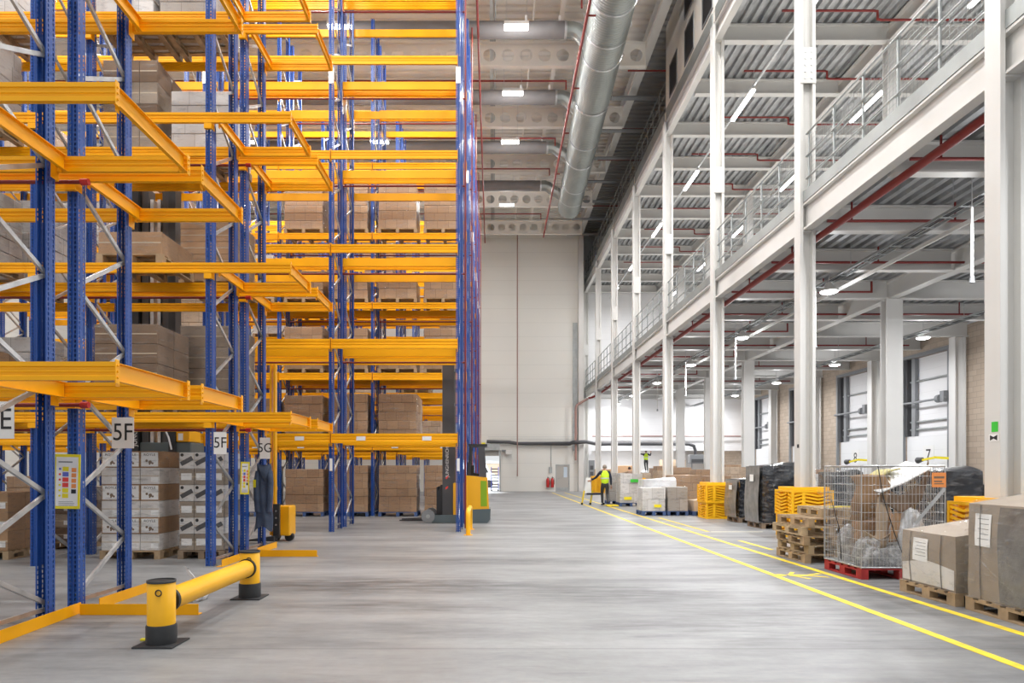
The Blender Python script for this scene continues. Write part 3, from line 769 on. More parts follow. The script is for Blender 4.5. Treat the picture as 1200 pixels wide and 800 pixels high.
for xx in (-.55, .55): obj('leg', MB().box(xx-.04, xx+.04, -.25, -.17, -2.2, -.18), 'mid_grey', t_)
# ------------------------------------------------------------------ pallet racks
_c = {}
def cached(key, fn):
    if key not in _c: _c[key] = fn()
    return _c[key]
def upright_me(H, sx=1., sy=1.):
    pr = [(-.05,0),(-.016,0),(-.012,.008),(.012,.008),(.016,0),(.05,0),(.05,.09),(.037,.09),(.037,.0865),(.0465,.0865),(.0465,.0035),(.0185,.0035),(.0145,.0115),(-.0145,.0115),(-.0185,.0035),(-.0465,.0035),(-.0465,.0865),(-.037,.0865),(-.037,.09),(-.05,.09)]
    return MB().prism([(a*sx, b_*sy) for a, b_ in pr], 'z', .012, H).mesh('upright', 'upright_blue')
def foot_me():
    f = MB().box(-.075, .075, -.04, .13, .0005, .010)
    for s in (-1, 1): f.cyl((s*.062, .11, .01), (s*.062, .11, .03), .012, n=6)
    return f.mesh('foot_plate', 'galv_dull')
def lattice_me(H, dep):
    f = MB(); z = .18; side = 0; ya, yb = .045, dep-.045
    f.bar((0, ya, .14), (0, yb, .14), .028, .04)
    while z+.56 < H-.1:
        a, b_ = (ya, yb) if side == 0 else (yb, ya)
        f.bar((0, a, z), (0, b_, z+.56), .028, .042); z += .57; side ^= 1
    f.bar((0, ya, H-.15), (0, yb, H-.15), .028, .04)
    return f.mesh('brace_lattice', 'brace')
def brace_me(dep, up):
    ya, yb = .045, dep-.045
    a, b_ = (ya, yb) if up else (yb, ya)
    f = MB().bar((0, a, 0), (0, b_, .56), .030, .045)
    for (y, z) in ((a, 0), (b_, .56)): f.cyl((-.03, y, z), (.03, y, z), .012, n=6)
    return f.mesh('brace', 'brace')
def strut_me(dep): return MB().bar((0, .045, 0), (0, dep-.045, 0), .028, .042).mesh('brace', 'brace')
def beam_me(L, h, thick=.05, conn=True):
    pr = [(0,-h),(thick,-h),(thick,0),(0,0),(0,-h*.24),(.012,-h*.29),(.012,-h*.44),(.004,-h*.48),(.004,-h*.54),(.012,-h*.58),(.012,-h*.71),(0,-h*.76)]
    f = MB().prism(pr, 'x', -L/2+(.007 if conn else 0), L/2-(.007 if conn else 0))
    if conn:
        for s in (-1, 1): f.box(min(s*L/2, s*(L/2-.006)), max(s*L/2, s*(L/2-.006)), -.012, thick+.012, -h-.07, .035)
    return f.mesh('beam', 'orange')
def splice_me():
    return MB().box(-.058, .058, -.012, -.0005, -.20, .20).box(.0505, .058, -.0005, .09, -.2, .2).box(-.058, -.0505, -.0005, .09, -.2, .2).mesh('splice_plate', 'galv')
def add_frame(rk, x, dep, H, detailed, splice=True, up0=False):
    fr = empty('upright_frame', rk, (x, 0, 0))
    for (yy, rz) in ((0, 0), (dep, PI)):
        link('upright', cached(('u', H, detailed), lambda: upright_me(H, 1.1, 1.5) if detailed else upright_me(H, 1.05, 1.3)), fr, (0, yy, 0), rz)
        link('foot_plate', cached('foot', foot_me), fr, (0, yy, 0), rz)
        if splice: link('splice_plate', cached('spl', splice_me), fr, (0, yy, 11.05), rz)
    if detailed:
        z = .15; up = up0
        link('brace', cached(('st', dep), lambda: strut_me(dep)), fr, (0, 0, .10))
        while z+.56 < H:
            u_ = up
            link('brace', cached(('b', dep, u_), lambda: brace_me(dep, u_)), fr, (0, 0, z)); z += .555; up = not up
    else:
        link('brace_lattice', cached(('l', H, dep), lambda: lattice_me(H, dep)), fr)
    return fr
SX = [-4.40, -7.12, -10.05]
LEV_N = [2.40, 4.71, 7.03, 9.34]
CANT = -3.12
ROWNAME = {}
def near_rack(i, yf, yb, xs, H, label):
    """rack row whose beams pass outside the uprights and run on past the end frame as pick-and-drop arms"""
    dep = yb-yf
    rk = thing('pallet_rack', label, 'rack', (0, yf, 0))
    for x in xs: add_frame(rk, x, dep, H, True, False, i in (1, 3))
    xe = CANT+(.04 if i % 2 else 0.)
    x_end = xs[-1]-1.2
    for z in LEV_N:
        if z > H: continue
        L = xe-(-7.22); L2 = -7.22-x_end-.01
        for (yy, rz) in ((-.004, PI), (dep+.004, 0)):
            # local beam: front face at y=0 ; turned for the row's front side
            if rz:
                link('beam', cached(('nb', round(L, 3)), lambda: beam_me(L, .155, .05, False)), rk, ((xe-7.22)/2, -.056, z))
                link('beam', cached(('nb', round(L2, 3)), lambda: beam_me(L2, .155, .05, False)), rk, (-7.225-L2/2, -.056, z))
            else:
                link('beam', cached(('nb', round(L, 3)), lambda: beam_me(L, .155, .05, False)), rk, ((xe-7.22)/2, dep+.006, z))
                link('beam', cached(('nb', round(L2, 3)), lambda: beam_me(L2, .155, .05, False)), rk, (-7.225-L2/2, dep+.006, z))
        def tie():
            f = MB().box(-.02, -.012, .001, dep-.001, -.15, -.005).box(-.02, .02, .001, dep-.001, -.005, .0).box(-.02, .02, .001, dep-.001, -.155, -.15)
            for yy in (.03, dep-.09): f.box(-.026, -.0205, yy, yy+.06, -.19, .0)
            return f.mesh('tie_bar', 'orange')
        me = cached(('tie', round(dep, 3)), tie)
        for xx in (xe-.022, xs[0]+.16): link('tie_bar', me, rk, (xx, 0, z-.002))
        def endp():
            f = MB().box(-.003, .003, -.058, .001, -.18, .02)
            for q in (-.13, -.08, -.03): f.cyl((.003, -.028, q), (.012, -.028, q), .011, n=6)
            return f.mesh('end_plate', 'orange')
        link('end_plate', cached('endp', endp), rk, (xe+.004, 0, z)); link('end_plate', cached('endp', endp), rk, (xe+.004, dep+.058, z))
        for x in xs:
            def brk(): return MB().box(-.058, .058, -.052, -.002, -.085, -.001).box(-.058, -.0515, -.002, .075, -.085, .12).box(.0515, .058, -.002, .075, -.085, .12).mesh('bracket', 'orange')
            me = cached('brk', brk)
            link('bracket', me, rk, (x, -.003, z-.157)); link('bracket', me, rk, (x, dep+.003, z-.157), PI)
    return rk
ROWS = [(5.70, 6.97), (7.27, 8.36), (10.6, 11.66), (12.05, 13.1)]
near_rack(0, *ROWS[0], [-4.52, -7.2], 11.4, 'blue rack row with orange beams standing closest to the camera, E sign on its end')
near_rack(1, *ROWS[1], [-4.47, -7.2], 11.4, 'blue rack row with orange beams, second from the camera, large 5F sign on its end')
near_rack(2, *ROWS[2], SX, 11.4, 'blue rack row with orange beams, third from the camera, smaller 5F sign on its end')
near_rack(3, *ROWS[3], SX, 11.4, 'blue rack row with orange beams, fourth from camera, 5G sign and jacket on its end')
LEV_F = [2.39, 4.67, 6.95, 9.21, 11.49, 13.77]
BAYX = [-.825, -3.90, -6.95, -9.98, -13.0, -16.0]
def far_rack(i, yf, yb, xs, H, label, missing=()):
    dep = yb-yf
    rk = thing('pallet_rack', label, 'rack', (0, yf, 0))
    for x in xs: add_frame(rk, x, dep, H, False)
    for li, z in enumerate(LEV_F):
        h = .235 if li in (0, 1) else .20
        for b_ in range(len(xs)-1):
            L = xs[b_]-xs[b_+1]-.022
            cx = (xs[b_]+xs[b_+1])/2
            me = cached(('fb', round(L, 3), h), lambda: beam_me(L, h))
            link('beam', me, rk, (cx, -.052, z)); link('beam', me, rk, (cx, dep+.052, z), PI)
            if li == 0 and i in (4, 6):
                for q in (.24, .76):
                    link('bay_label', cached('lab', lambda: MB().box(-.11, .11, -.003, -.0005, -.05, .05).mesh('bay_label', 'paper')), rk, (xs[b_+1]+q*L, -.0535, z-.12))
    if i == 4:
        for x in xs[:2]: link('upright_label', cached('ul', lambda: MB().box(-.035, .035, -.002, -.0004, -.15, .15).mesh('upright_label', 'paper')), rk, (x, -.001, 1.64))
    return rk
FROW = []
y0 = 16.5
for p_ in range(6):
    FROW += [(y0, y0+1.05), (y0+1.42, y0+2.5)]; y0 += 5.72
for i, (yf, yb) in enumerate(FROW):
    if i > 9: break
    nx = 6 if i < 4 else 5
    far_rack(4+i, yf, yb, BAYX[:nx], 16.2, f'tall blue rack row with orange beams at the aisle edge, {ORD[4+i]} from the camera')
# red in-rack sprinkler risers and pipes in the gaps between back-to-back rows
for g in range(5):
    y = FROW[2*g][1]+.185
    t_ = thing('rack_sprinkler_pipe', f'red sprinkler pipes in the gap between the back-to-back racks, {ORD[g]} gap along the aisle', 'pipe', (0, y, 0))
    obj('riser', MB().cyl((-.70, 0, .001), (-.70, 0, 16.7), .024, n=8), 'red_pipe', t_)
    for z in (4.3, 6.6, 8.88, 11.15, 13.4): obj('branch', MB().cyl((-.70, 0, z), (-14, 0, z), .025, n=7), 'red_pipe', t_)
for g, (y, zs) in enumerate(((7.105, (2.18, 4.5, 6.8)), (11.86, (2.2, 4.5, 6.8)))):
    t_ = thing('rack_sprinkler_pipe', ('red sprinkler pipes between the two rack rows closest to the camera', 'red sprinkler pipes between the third and fourth rack rows')[g], 'pipe', (0, y, 0))
    for z in zs:
        obj('branch', MB().cyl((-10, 0, z), (-4.28, 0, z), .022, n=8), 'red_pipe', t_)
        obj('sprinkler_head', MB().cyl((-4.28, 0, z), (-4.2, 0, z), .035, n=8), 'red_paint', t_)
    obj('riser', MB().cyl((-9.9, 0, 0.001), (-9.9, 0, 11), .03, n=8), 'red_pipe', t_)

tag(obj('sprinkler_main', MB().cyl((-.5, 15.5, 16.84), (-.5, 46, 16.84), .04, n=8), 'red_pipe'), 'red sprinkler main running high along the aisle ends of the tall racks', 'pipe')
# ------------------------------------------------------------------ pallet loads
def pallet_me(w, d, wood, h=.144):
    f = MB(); n = 5 if w < 1 else 6; bw = .095 if w < 1.1 else .12
    for i in range(n):                                     # top boards run along x
        y = -d/2+(d-bw)*i/(n-1); f.box(-w/2, w/2, y, y+bw, h-.022, h)
    for x in (-w/2, -.05, w/2-.1):
        f.box(x, x+.1, -d/2, d/2, h-.042, h-.0221)
        f.box(x, x+.1, -d/2, d/2, 0.0005, .022)
        for y in (-d/2, -.07, d/2-.14): f.box(x, x+.1, y, y+.14, .0221, h-.0421)
    return f.mesh('pallet', wood)
def wrap_me(w, d, h, seed, amp=.02, r=.06):
    """thin stretch-film skin round a load: rounded corners, wrinkled, open at the bottom"""
    per = []; nseg = 10
    cs = [(w/2-r, d/2-r, 0), (-w/2+r, d/2-r, 90), (-w/2+r, -d/2+r, 180), (w/2-r, -d/2+r, 270)]
    for (cx, cy, a0) in cs:
        for k in range(3):
            a = math.radians(a0+45*k); per.append((cx+r*math.cos(a), cy+r*math.sin(a)))
    pts = []
    for i, p in enumerate(per):
        q = per[(i+1) % len(per)]; L = math.hypot(q[0]-p[0], q[1]-p[1]); n = max(1, int(L/.12))
        for k in range(n): pts.append((p[0]+(q[0]-p[0])*k/n, p[1]+(q[1]-p[1])*k/n))
    n = len(pts); nv = max(6, int(h/.10)); vs = []
    for j in range(nv+1):
        z = h*j/nv
        for (x, y) in pts:
            q = noise.noise(Vector((x*4+seed*3.1, y*4+z*1.5, z*7+seed)))*amp+.012
            l = math.hypot(x, y); vs.append((x+x/l*q, y+y/l*q, z))
    fs = [(j*n+i, j*n+(i+1) % n, (j+1)*n+(i+1) % n, (j+1)*n+i) for j in range(nv) for i in range(n)]
    k = len(vs); ins = [(x*.985, y*.985, h+.012) for (x, y) in pts]
    vs += ins; fs += [(nv*n+i, nv*n+(i+1) % n, k+(i+1) % n, k+i) for i in range(n)]
    fs += [tuple(range(k, k+n))]
    return MB().add(vs, fs, True).mesh('stretch_wrap', 'stretch_film')
def far_load(label, loc, w, d, h, course, nl, wood='wood', group=None, wrap=True, seed=0, rz=0.):
    t_ = thing('pallet_load', label, 'pallet load', loc, rz, group)
    link('pallet', cached(('p', w, d, wood), lambda: pallet_me(w, d, wood)), t_)
    lh = h/nl
    for k in range(nl):
        me = cached(('cl', w, d, round(lh, 3), course), lambda: MB().bbox(-w/2+.02, w/2-.02, -d/2+.02, d/2-.02, .002, lh-.002, .012).mesh('carton_layer', course))
        link('carton_layer', me, t_, (((k*7+seed) % 3-1)*.006, ((k*5+seed) % 3-1)*.006, .145+k*lh))
    if wrap:
        s = seed % 3
        link('stretch_wrap', cached(('w', w, d, round(h, 2), s), lambda: wrap_me(w, d, h-.01, s)), t_, (0, 0, .15))
    return t_
def near_load(label, loc, w, d, h, nx, ny, nz, mats, wood='wood', wrap=True, seed=0, rz=0., group=None, mark=None):
    """a load whose cartons are boxes of their own; mark(kind) decorates the aisle faces"""
    t_ = thing('pallet_load', label, 'pallet load', loc, rz, group)
    link('pallet', cached(('p', w, d, wood), lambda: pallet_me(w, d, wood)), t_)
    cw, cd, ch = (w-.04)/nx, (d-.04)/ny, h/nz; r_ = random.Random(seed)
    for k in range(nz):
        for j in range(ny):
            for i in range(nx):
                if 0 < i < nx-1 and 0 < j and k < nz-1: continue
                mt = mats[(k+seed) % len(mats)] if isinstance(mats, (list, tuple)) else mats
                def mk():
                    f = MB().bbox(-cw/2+.003, cw/2-.003, -cd/2+.003, cd/2-.003, .002, ch-.002, .008)
                    f.cur = 1; f.box(-cw/2+.01, cw/2-.01, -cd/2+.001, -cd/2+.0025, ch*.48, ch*.54)
                    return f.mesh('carton', [mt, 'tape'])
                c = link('carton', cached(('c', round(cw, 3), round(cd, 3), round(ch, 3), mt), mk), t_,
                     (-w/2+.02+cw*(i+.5)+r_.uniform(-.002, .002), -d/2+.02+cd*(j+.5), .146+k*ch))
                if mark and j == 0: mark(c, i, k, cw, cd, ch)
    if wrap: link('stretch_wrap', wrap_me(w, d, h-.01, seed), t_, (0, 0, .15))
    return t_
LEVW = ['on the floor', 'on the first beam level', 'on the second beam level', 'on the third beam level', 'on the fourth beam level', 'on the fifth beam level', 'on the sixth beam level']
# third and fourth rows (the ones with the smaller 5F and the 5G signs)
def mark_logo(c, i, k, cw, cd, ch):
    if k % 2 == 1:
        obj('print_panel', MB().box(-cw/2+.02, cw/2-.02, -cd/2-.0015, -cd/2+.0005, .02, ch-.02), 'paper', c)
        text('lettering', 'ROYLE', .058, 'ink', c, (0, -cd/2-.002, ch*.78), (PI/2, 0, 0), .0008, sx=1.15)
        f = MB()
        for (x, z, r) in ((-.05, .42, .022), (.01, .34, .03), (.05, .27, .018), (0., .22, .014)):
            f.cyl((x, -cd/2-.0025, ch*z), (x, -cd/2-.0016, ch*z), r, n=10)
        obj('print_motif', f, 'carton_dark', c)
    else:
        obj('address_label', MB().box(.02, .14, -cd/2-.0015, -cd/2+.0005, .04, .12), 'paper', c)
near_load('brown and white carton load with printed panels on the floor under the third rack row', (-6.12, 11.92, 0), 1.02, .80, 1.68, 3, 2, 6, ['carton', 'carton_white'], seed=1, mark=mark_logo)
def mark_stripe(c, i, k, cw, cd, ch):
    if k % 2 == 1:
        f = MB().bar((-cw/2+.03, -cd/2-.001, ch*.28), (cw/2-.03, -cd/2-.001, ch*.66), .002, .075, (0, 0, 1)); obj('print_band', f, 'dark_grey', c)
        obj('print_dot', MB().cyl((-cw/2+.05, -cd/2-.002, ch*.84), (-cw/2+.05, -cd/2-.0002, ch*.84), .028, n=12), 'ink', c)
    else:
        obj('print_panel', MB().box(-.09, .09, -cd/2-.0012, -cd/2+.0004, ch*.3, ch*.72), 'paper', c)
near_load('grey shrink-wrapped carton load with slanted dark print on the floor beside the smaller 5F sign', (-4.93, 11.95, 0), .80, .80, 1.66, 3, 2, 6, ['carton_grey', 'carton_white'], 'wood_old', seed=2, mark=mark_stripe)
near_load('brown carton load with small white labels on the floor at the edge of the picture', (-8.62, 11.9, 0), 1.0, .9, .98, 2, 2, 3, ['carton'], seed=4,
          mark=lambda c, i, k, cw, cd, ch: obj('address_label', MB().box(.05, .2, -cd/2-.0015, -cd/2+.0005, .06, .16), 'paper', c))
near_load('grey-brown carton load on the floor behind the yellow framed notice board', (-7.95, 13.35, 0), .9, .8, 1.05, 2, 2, 4, ['carton_grey', 'carton_dark'], seed=5,
          mark=lambda c, i, k, cw, cd, ch: obj('address_label', MB().box(.02, .2, -cd/2-.0015, -cd/2+.0005, .06, .14), 'paper', c))
Z1, Z2, Z3, Z4 = [z+.001 for z in LEV_N]
yc3, yc4 = 11.13, 12.575
near_load('dark brown wrapped carton load on the first beam level of the third rack row', (-5.68, yc3, Z1), 1.02, 1.14, 1.22, 2, 2, 4, ['carton_dark'], 'wood_old', seed=6)
near_load('grey carton load with offset boxes on the first beam level beside the third row end', (-5.03, yc4, Z1), .98, 1.14, 1.50, 2, 2, 4, ['carton_grey'], seed=7)
near_load('low slumped brown carton load on the second beam level of the third rack row', (-5.62, yc3, Z2), 1.02, 1.14, .34, 2, 2, 1, ['carton'], seed=8)
near_load('square brown carton load on the second beam level beside the third row end', (-5.03, yc4, Z2), .98, 1.14, 1.12, 2, 2, 5, ['carton'], seed=9)
near_load('tall grey film-wrapped carton load on the third beam level of the fourth rack row', (-6.38, yc4, Z3), 1.0, 1.14, 1.55, 3, 2, 4, ['carton_grey', 'carton_dark'], seed=10)
far_load('pale wrapped carton load on the third beam level beside the fourth row end frame', (-5.15, yc4, Z3), 1.05, 1.14, 1.0, 'course_white', 4, seed=1)
far_load('pale wrapped carton load on third beam level of third row beyond its second frame', (-8.55, yc3, Z3), 1.05, 1.14, 1.35, 'course_grey', 5, seed=2)
far_load('mixed grey carton load on second beam level of third row beyond its second frame', (-8.55, yc3, Z2), 1.05, 1.14, 1.2, 'course_grey', 5, seed=3)
far_load('brown wrapped carton load on first beam level of third row beyond its second frame', (-8.55, yc3, Z1), 1.05, 1.14, .9, 'course_brown', 4, seed=4)
for k, (x, c, h) in enumerate(((-8.9, 'course_white', 1.4), (-6.48, 'course_white', 1.5), (-5.36, 'course_grey', 1.35))):
    far_load(f'film-wrapped load on the top visible level of the fourth row, {ORD[k]} towards its end', (x, yc4, Z4), 1.05, 1.14, h, c, 5, seed=k)
far_load('film-wrapped carton load on the first beam level of the fourth row beyond its second frame', (-8.4, yc4, Z1), 1.05, 1.14, 1.3, 'course_white', 5, seed=5)
far_load('white film-wrapped load on the second beam level of the fourth row beyond its second frame', (-8.3, yc4, Z2), 1.05, 1.14, 1.4, 'course_white', 5, seed=8)

# rows further away: loads by (row, bay, slot, level, height, cartons)
def rack_slot(row, bay, slot, lev, h, course, seed, w=1.27):
    yf, yb = FROW[row-4]; xr, xl = BAYX[bay], BAYX[bay+1]
    x = xl+.18+w/2 if slot == 0 else xr-.14-w/2
    z = 0. if lev == 0 else LEV_F[lev-1]+.001
    d = 1.18 if lev else 1.0
    nm = {'course_brown': 'brown', 'course_grey': 'grey', 'course_white': 'pale', 'course_pale': 'light brown'}[course]
    far_load(f'{nm} wrapped load {LEVW[lev].replace("on the ", "on ")} of {ORD[row]} rack row, {ORD[bay]} bay, {"aisle" if slot else "far"} side',
             (x, (yf+yb)/2, z), w, d, h, course, max(2, round(h/.27)), 'wood' if lev else 'blue_wood', f'carton loads in the {ORD[row]} rack row', True, seed)
sd = 0
L7 = [(0,0,0,1.52),(0,1,0,1.52),(1,0,0,1.40),(1,1,0,1.52),(0,0,1,1.45),(1,0,1,1.40),(1,1,1,1.45),(0,0,2,.45),(0,1,2,1.30),(1,0,2,1.35),(1,1,2,1.3),
      (0,0,3,.62),(0,1,3,.85),(1,0,3,.8),(1,1,3,.8),(0,0,4,1.45),(0,1,4,1.5),(1,0,4,1.5),(1,1,4,1.5),
      (2,0,0,1.3),(2,1,0,1.5),(2,1,1,1.3),(2,0,2,1.2),(2,1,3,1.4),(3,0,1,1.2),(3,1,2,1.4),(3,0,3,1.3),(3,1,4,1.2)]
for (b_, s_, l, h) in L7:
    rack_slot(6, b_, s_, l, h, 'course_brown' if b_ < 2 else ('course_brown', 'course_pale', 'course_white')[sd % 3], sd, 1.27); sd += 1
for (row, b_, s_, l, h, c) in ((7,0,0,1,1.5,'course_pale'),(7,0,1,0,1.4,'course_brown'),(7,1,0,3,1.3,'course_pale'),(7,1,1,0,1.5,'course_brown'),(7,2,0,2,1.2,'course_grey'),(7,2,1,1,1.2,'course_pale'),
                               (8,0,0,2,1.1,'course_pale'),(8,0,1,3,1.4,'course_brown'),(8,1,0,1,1.3,'course_pale'),(8,1,1,4,1.4,'course_brown'),(8,2,0,3,1.3,'course_white'),(8,2,1,2,1.4,'course_brown'),
                               (5,2,0,1,1.3,'course_white'),(5,2,1,2,1.4,'course_pale'),(5,3,0,1,1.2,'course_pale'),(5,3,1,3,1.4,'course_white'),(5,2,0,4,1.3,'course_grey'),(5,3,0,4,1.3,'course_pale'),
                               (5,3,0,0,1.2,'course_brown'),(5,2,1,0,1.3,'course_grey'),(10,0,1,2,1.3,'course_brown'),(10,0,0,1,1.4,'course_pale'),(10,1,0,2,1.3,'course_pale'),(10,0,1,4,1.2,'course_brown')):
    rack_slot(row, b_, s_, l, h, c, sd, 1.2); sd += 1

# ------------------------------------------------------------------ things at the near rack ends
def plate_sign(label, body, px, py, Y, w, h, rz, size):
    x, y, z = P(px, py, Y)
    t_ = thing('rack_sign', label, 'sign', (x, y, z), rz)
    obj('plate', MB().box(-w/2, w/2, -.003, .003, -h/2, h/2), 'paper', t_)
    text('lettering', body, size, 'ink', t_, (0, -.0045, 0), (PI/2, 0, 0), .001, sx=.88)
    obj('fixing_bracket', MB().box(-.03, .03, .0035, .055, -.05, .05), 'galv', t_)
    return t_
plate_sign('white sign with a black E cut by the picture edge, on the first rack row', '5E', -1, 492, 6.80, .30, .37, 0, .30)
plate_sign('large white 5F sign on the second rack row end upright', '5F', 144, 507, 7.96, .256, .36, 0, .285)
plate_sign('smaller white 5F sign on the third rack row end upright', '5F', 258, 519, 10.53, .19, .34, .1, .235)
plate_sign('white 5G sign above the hanging jacket on the fourth rack row', '5G', 310.5, 525, 12.62, .185, .39, .15, .24)
def notice(label, px, py, Y, w, h, rz):
    x, y, z = P(px, py, Y)
    t_ = thing('load_notice', label, 'notice board', (x, y, z), rz)
    t_.rotation_euler = (0, math.radians(1.2), rz)
    obj('backing', MB().box(-w/2, w/2, 0, .006, -h/2, h/2), 'sign_yellow', t_)
    obj('sheet', MB().box(-w/2+.022, w/2-.022, -.002, -.0002, -h/2+.03, h/2-.03), 'paper', t_)
    obj('heading', MB().box(-w*.33, w*.20, -.0035, -.0021, h*.345, h*.37), 'mid_grey', t_)
    cols = ['sign_yellow', 'sign_blue', 'sign_red', 'sign_red', 'sign_yellow', 'sign_yellow']
    for k, c in enumerate(cols):
        z0 = h*.23-k*h*.098
        obj('panel', MB().box(-w*.17, w*.06, -.0035, -.0021, z0-h*.04, z0+h*.04), c, t_)
        obj('symbol', MB().cyl((-w*.27, -.0035, z0), (-w*.27, -.0021, z0), w*.045, n=12), cols[(k+1) % 6], t_)
        if k < 5: obj('panel', MB().box(w*.17, w*.35, -.0035, -.0021, z0-h*.055, z0+h*.02), 'sign_orange' if k < 4 else 'ink', t_)
    obj('footnote', MB().box(-w*.3, w*.3, -.0035, -.0021, -h*.40, -h*.395).box(-w*.3, w*.25, -.0035, -.0021, -h*.37, -h*.365).box(-w*.3, w*.28, -.0035, -.0021, -h*.43, -h*.425), 'ink', t_)
notice('yellow framed load notice with coloured panels fixed between the first and second rack rows', 78.5, 564, 7.19, .262, .575, .10)
notice('narrow yellow framed load notice with coloured panels on the third row beside the jacket', 287, 560, 11.98, .15, .57, .25)
# floor guide rails
def guide_rail(a, b_, label, h=.115):
    f = MB(); a = Vector((*a, 0)); b_ = Vector((*b_, 0)); d = (b_-a).normalized(); n_ = Vector((-d.y, d.x, 0))
    def pt(p, s, z): return p+n_*s+Vector((0, 0, z))
    f.hexa([pt(a,-.004,.0005), pt(b_,-.004,.0005), pt(b_,.004,.0005), pt(a,.004,.0005), pt(a,-.004,h), pt(b_,-.004,h), pt(b_,.004,h), pt(a,.004,h)])
    f.hexa([pt(a,.0042,.0005), pt(b_,.0042,.0005), pt(b_,.09,.0005), pt(a,.09,.0005), pt(a,.0042,.008), pt(b_,.0042,.008), pt(b_,.09,.008), pt(a,.09,.008)])
    t_ = tag(obj('floor_guide_rail', f, 'orange'), label, 'guide rail')
guide_rail((-4.24, 5.5), (-4.33, 6.93+.25), 'orange floor rail running past the foot of the first rack row')
guide_rail((-4.28, 7.085), (-3.05, 7.085), 'orange floor rail sticking out between the first and second rack rows')
guide_rail((-4.26, 7.40), (-4.26, 8.75), 'orange floor rail running past the foot of the second rack row')
guide_rail((-4.20, 10.6), (-4.20, 11.7), 'short orange floor rail behind the bollard at the third rack row')
guide_rail((-4.22, 11.88), (-3.05, 11.88), 'orange floor rail sticking out between the third and fourth rack rows')
guide_rail((-4.20, 12.2), (-4.20, 13.3), 'orange floor rail running past the foot of the fourth rack row')
# impact barrier: two posts and a tube
t_ = thing('impact_barrier', 'yellow and black impact barrier of two round posts and a tube before the racks', 'barrier', (-2.86, 5.9, 0))
for yy in (0, 2.15):
    p_ = empty('bollard', t_, (0, yy, 0))
    obj('base_plate', MB().box(-.17, .17, -.17, .17, .0005, .014), 'charcoal', p_)
    obj('lower_sleeve', MB().lathe((0, 0, 0), [(.125, .0142), (.125, .165), (.118, .175)], 28), 'black_rubber', p_)
    obj('upper_sleeve', MB().lathe((0, 0, 0), [(.114, .1755), (.114, .535), (.10, .545)], 28), 'safety_yellow', p_)
    obj('cap', MB().lathe((0, 0, 0), [(.118, .535), (.118, .556), (.105, .556), (.105, .548)], 28), 'black_rubber', p_)
    obj('lifting_eye', MB().path([(.03+.026*math.cos(a*PI/6), -.112-.004, .46+.026*math.sin(a*PI/6)) for a in range(13)], .005, 6), 'black_rubber', p_)
    s = 1 if yy == 0 else -1
    obj('tube_collar', MB().cyl((.0, s*.095, .36), (.0, s*.135, .36), .112, n=24), 'black_rubber', p_)
obj('tube', MB().cyl((0, .13, .36), (0, 2.02, .36), .098, n=28), 'safety_yellow', t_)
# clear film and scrap left behind the barrier
def crumple(label, name, cat, loc, sx, sy, sz, mat, seed, sub=4, amp=.35, flat=True):
    bm = bmesh.new(); bmesh.ops.create_icosphere(bm, subdivisions=sub+1, radius=1)
    for v in bm.verts:
        n_ = v.co.normalized()
        q = .7*noise.noise(n_*1.6+Vector((seed, seed*2, 0)))+.45*(.5-abs(noise.noise(n_*3.4+Vector((0, seed, 3)))))+.28*(.5-abs(noise.noise(n_*8+Vector((seed, 0, 7)))))
        v.co = n_*(.80+q*amp)
        v.co.x *= sx; v.co.y *= sy; v.co.z *= sz
    for f_ in bm.faces: f_.smooth = True
    zmin = min(v.co.z for v in bm.verts)
    for v in bm.verts: v.co.z = max(v.co.z-zmin*.5, 0) if flat else v.co.z-zmin
    me = bpy.data.meshes.new(name); bm.to_mesh(me); bm.free(); me.materials.append(M[mat])
    o = link(name, me, None, loc)
    return tag(o, label, cat)
crumple('crumpled white plastic film lying on the floor behind the yellow barrier post', 'plastic_film', 'plastic film', (-3.42, 7.9, .001), .12, .18, .16, 'plastic_white', 3)
f = MB().grid(lambda u, v: (-3.40-.10*u+.03*math.sin(v*4), 7.82+.03*math.sin(u*5), .16+.20*u+.05*v), 8, 4)
f.grid(lambda u, v: (-3.40-.10*u+.03*math.sin(v*4), 7.826+.03*math.sin(u*5), .16+.20*u+.05*v), 8, 4)
tag(obj('plastic_strip', f, 'plastic_white'), 'loose white plastic strip curling up behind the yellow barrier post', 'plastic strip')
tag(obj('plastic_scrap', MB().bbox(-.05, .03, -.02, .02, .0005, .02, .006), 'sign_yellow', None, (-3.05, 6.02, 0)), 'tiny yellow plastic scrap on the floor beside the first barrier post', 'scrap')
# jacket on the fourth row end upright
t_ = thing('jacket', 'dark blue work jacket hanging on the fourth rack row end upright', 'jacket', P(311, 581, 12.50))
def jk(u, v):
    a = 2*PI*u; top = v
    wx = .16*(1-.18*v)+.02*math.sin(a*3+v*4)*(1-v*.5); wy = .085*(1-.3*v)+.012*math.sin(a*5+v*7)
    z = -.60+1.17*v-.05*math.cos(a*2)*(1-v)
    x = wx*math.cos(a)-.03*(1-v)+.01*math.sin(v*9)
    return (x, wy*math.sin(a)-.05, z)
obj('body', MB().grid(jk, 40, 18), 'jacket_cloth', t_)
def hood(u, v):
    a = 2*PI*u
    return ((.135-.07*v)*math.cos(a)+.02*v, (.07-.02*v)*math.sin(a)-.06-.05*math.sin(PI*v), .57-.18*v*(1+.5*math.cos(a+PI/2))+.03*math.cos(a*2))
obj('hood', MB().grid(hood, 30, 8), 'jacket_cloth', t_)
for s in (-1, 1):
    obj('sleeve', MB().path([(s*.10, -.07, .45), (s*.125, -.10, .25), (s*.12, -.11, .0), (s*.10, -.10, -.28)], .055, 12), 'jacket_cloth', t_)
obj('chest_badge', MB().bar((-.14, -.175, .16), (-.14, -.17, .30), .05, .004, (0, 1, 0)), 'sign_yellow', t_)
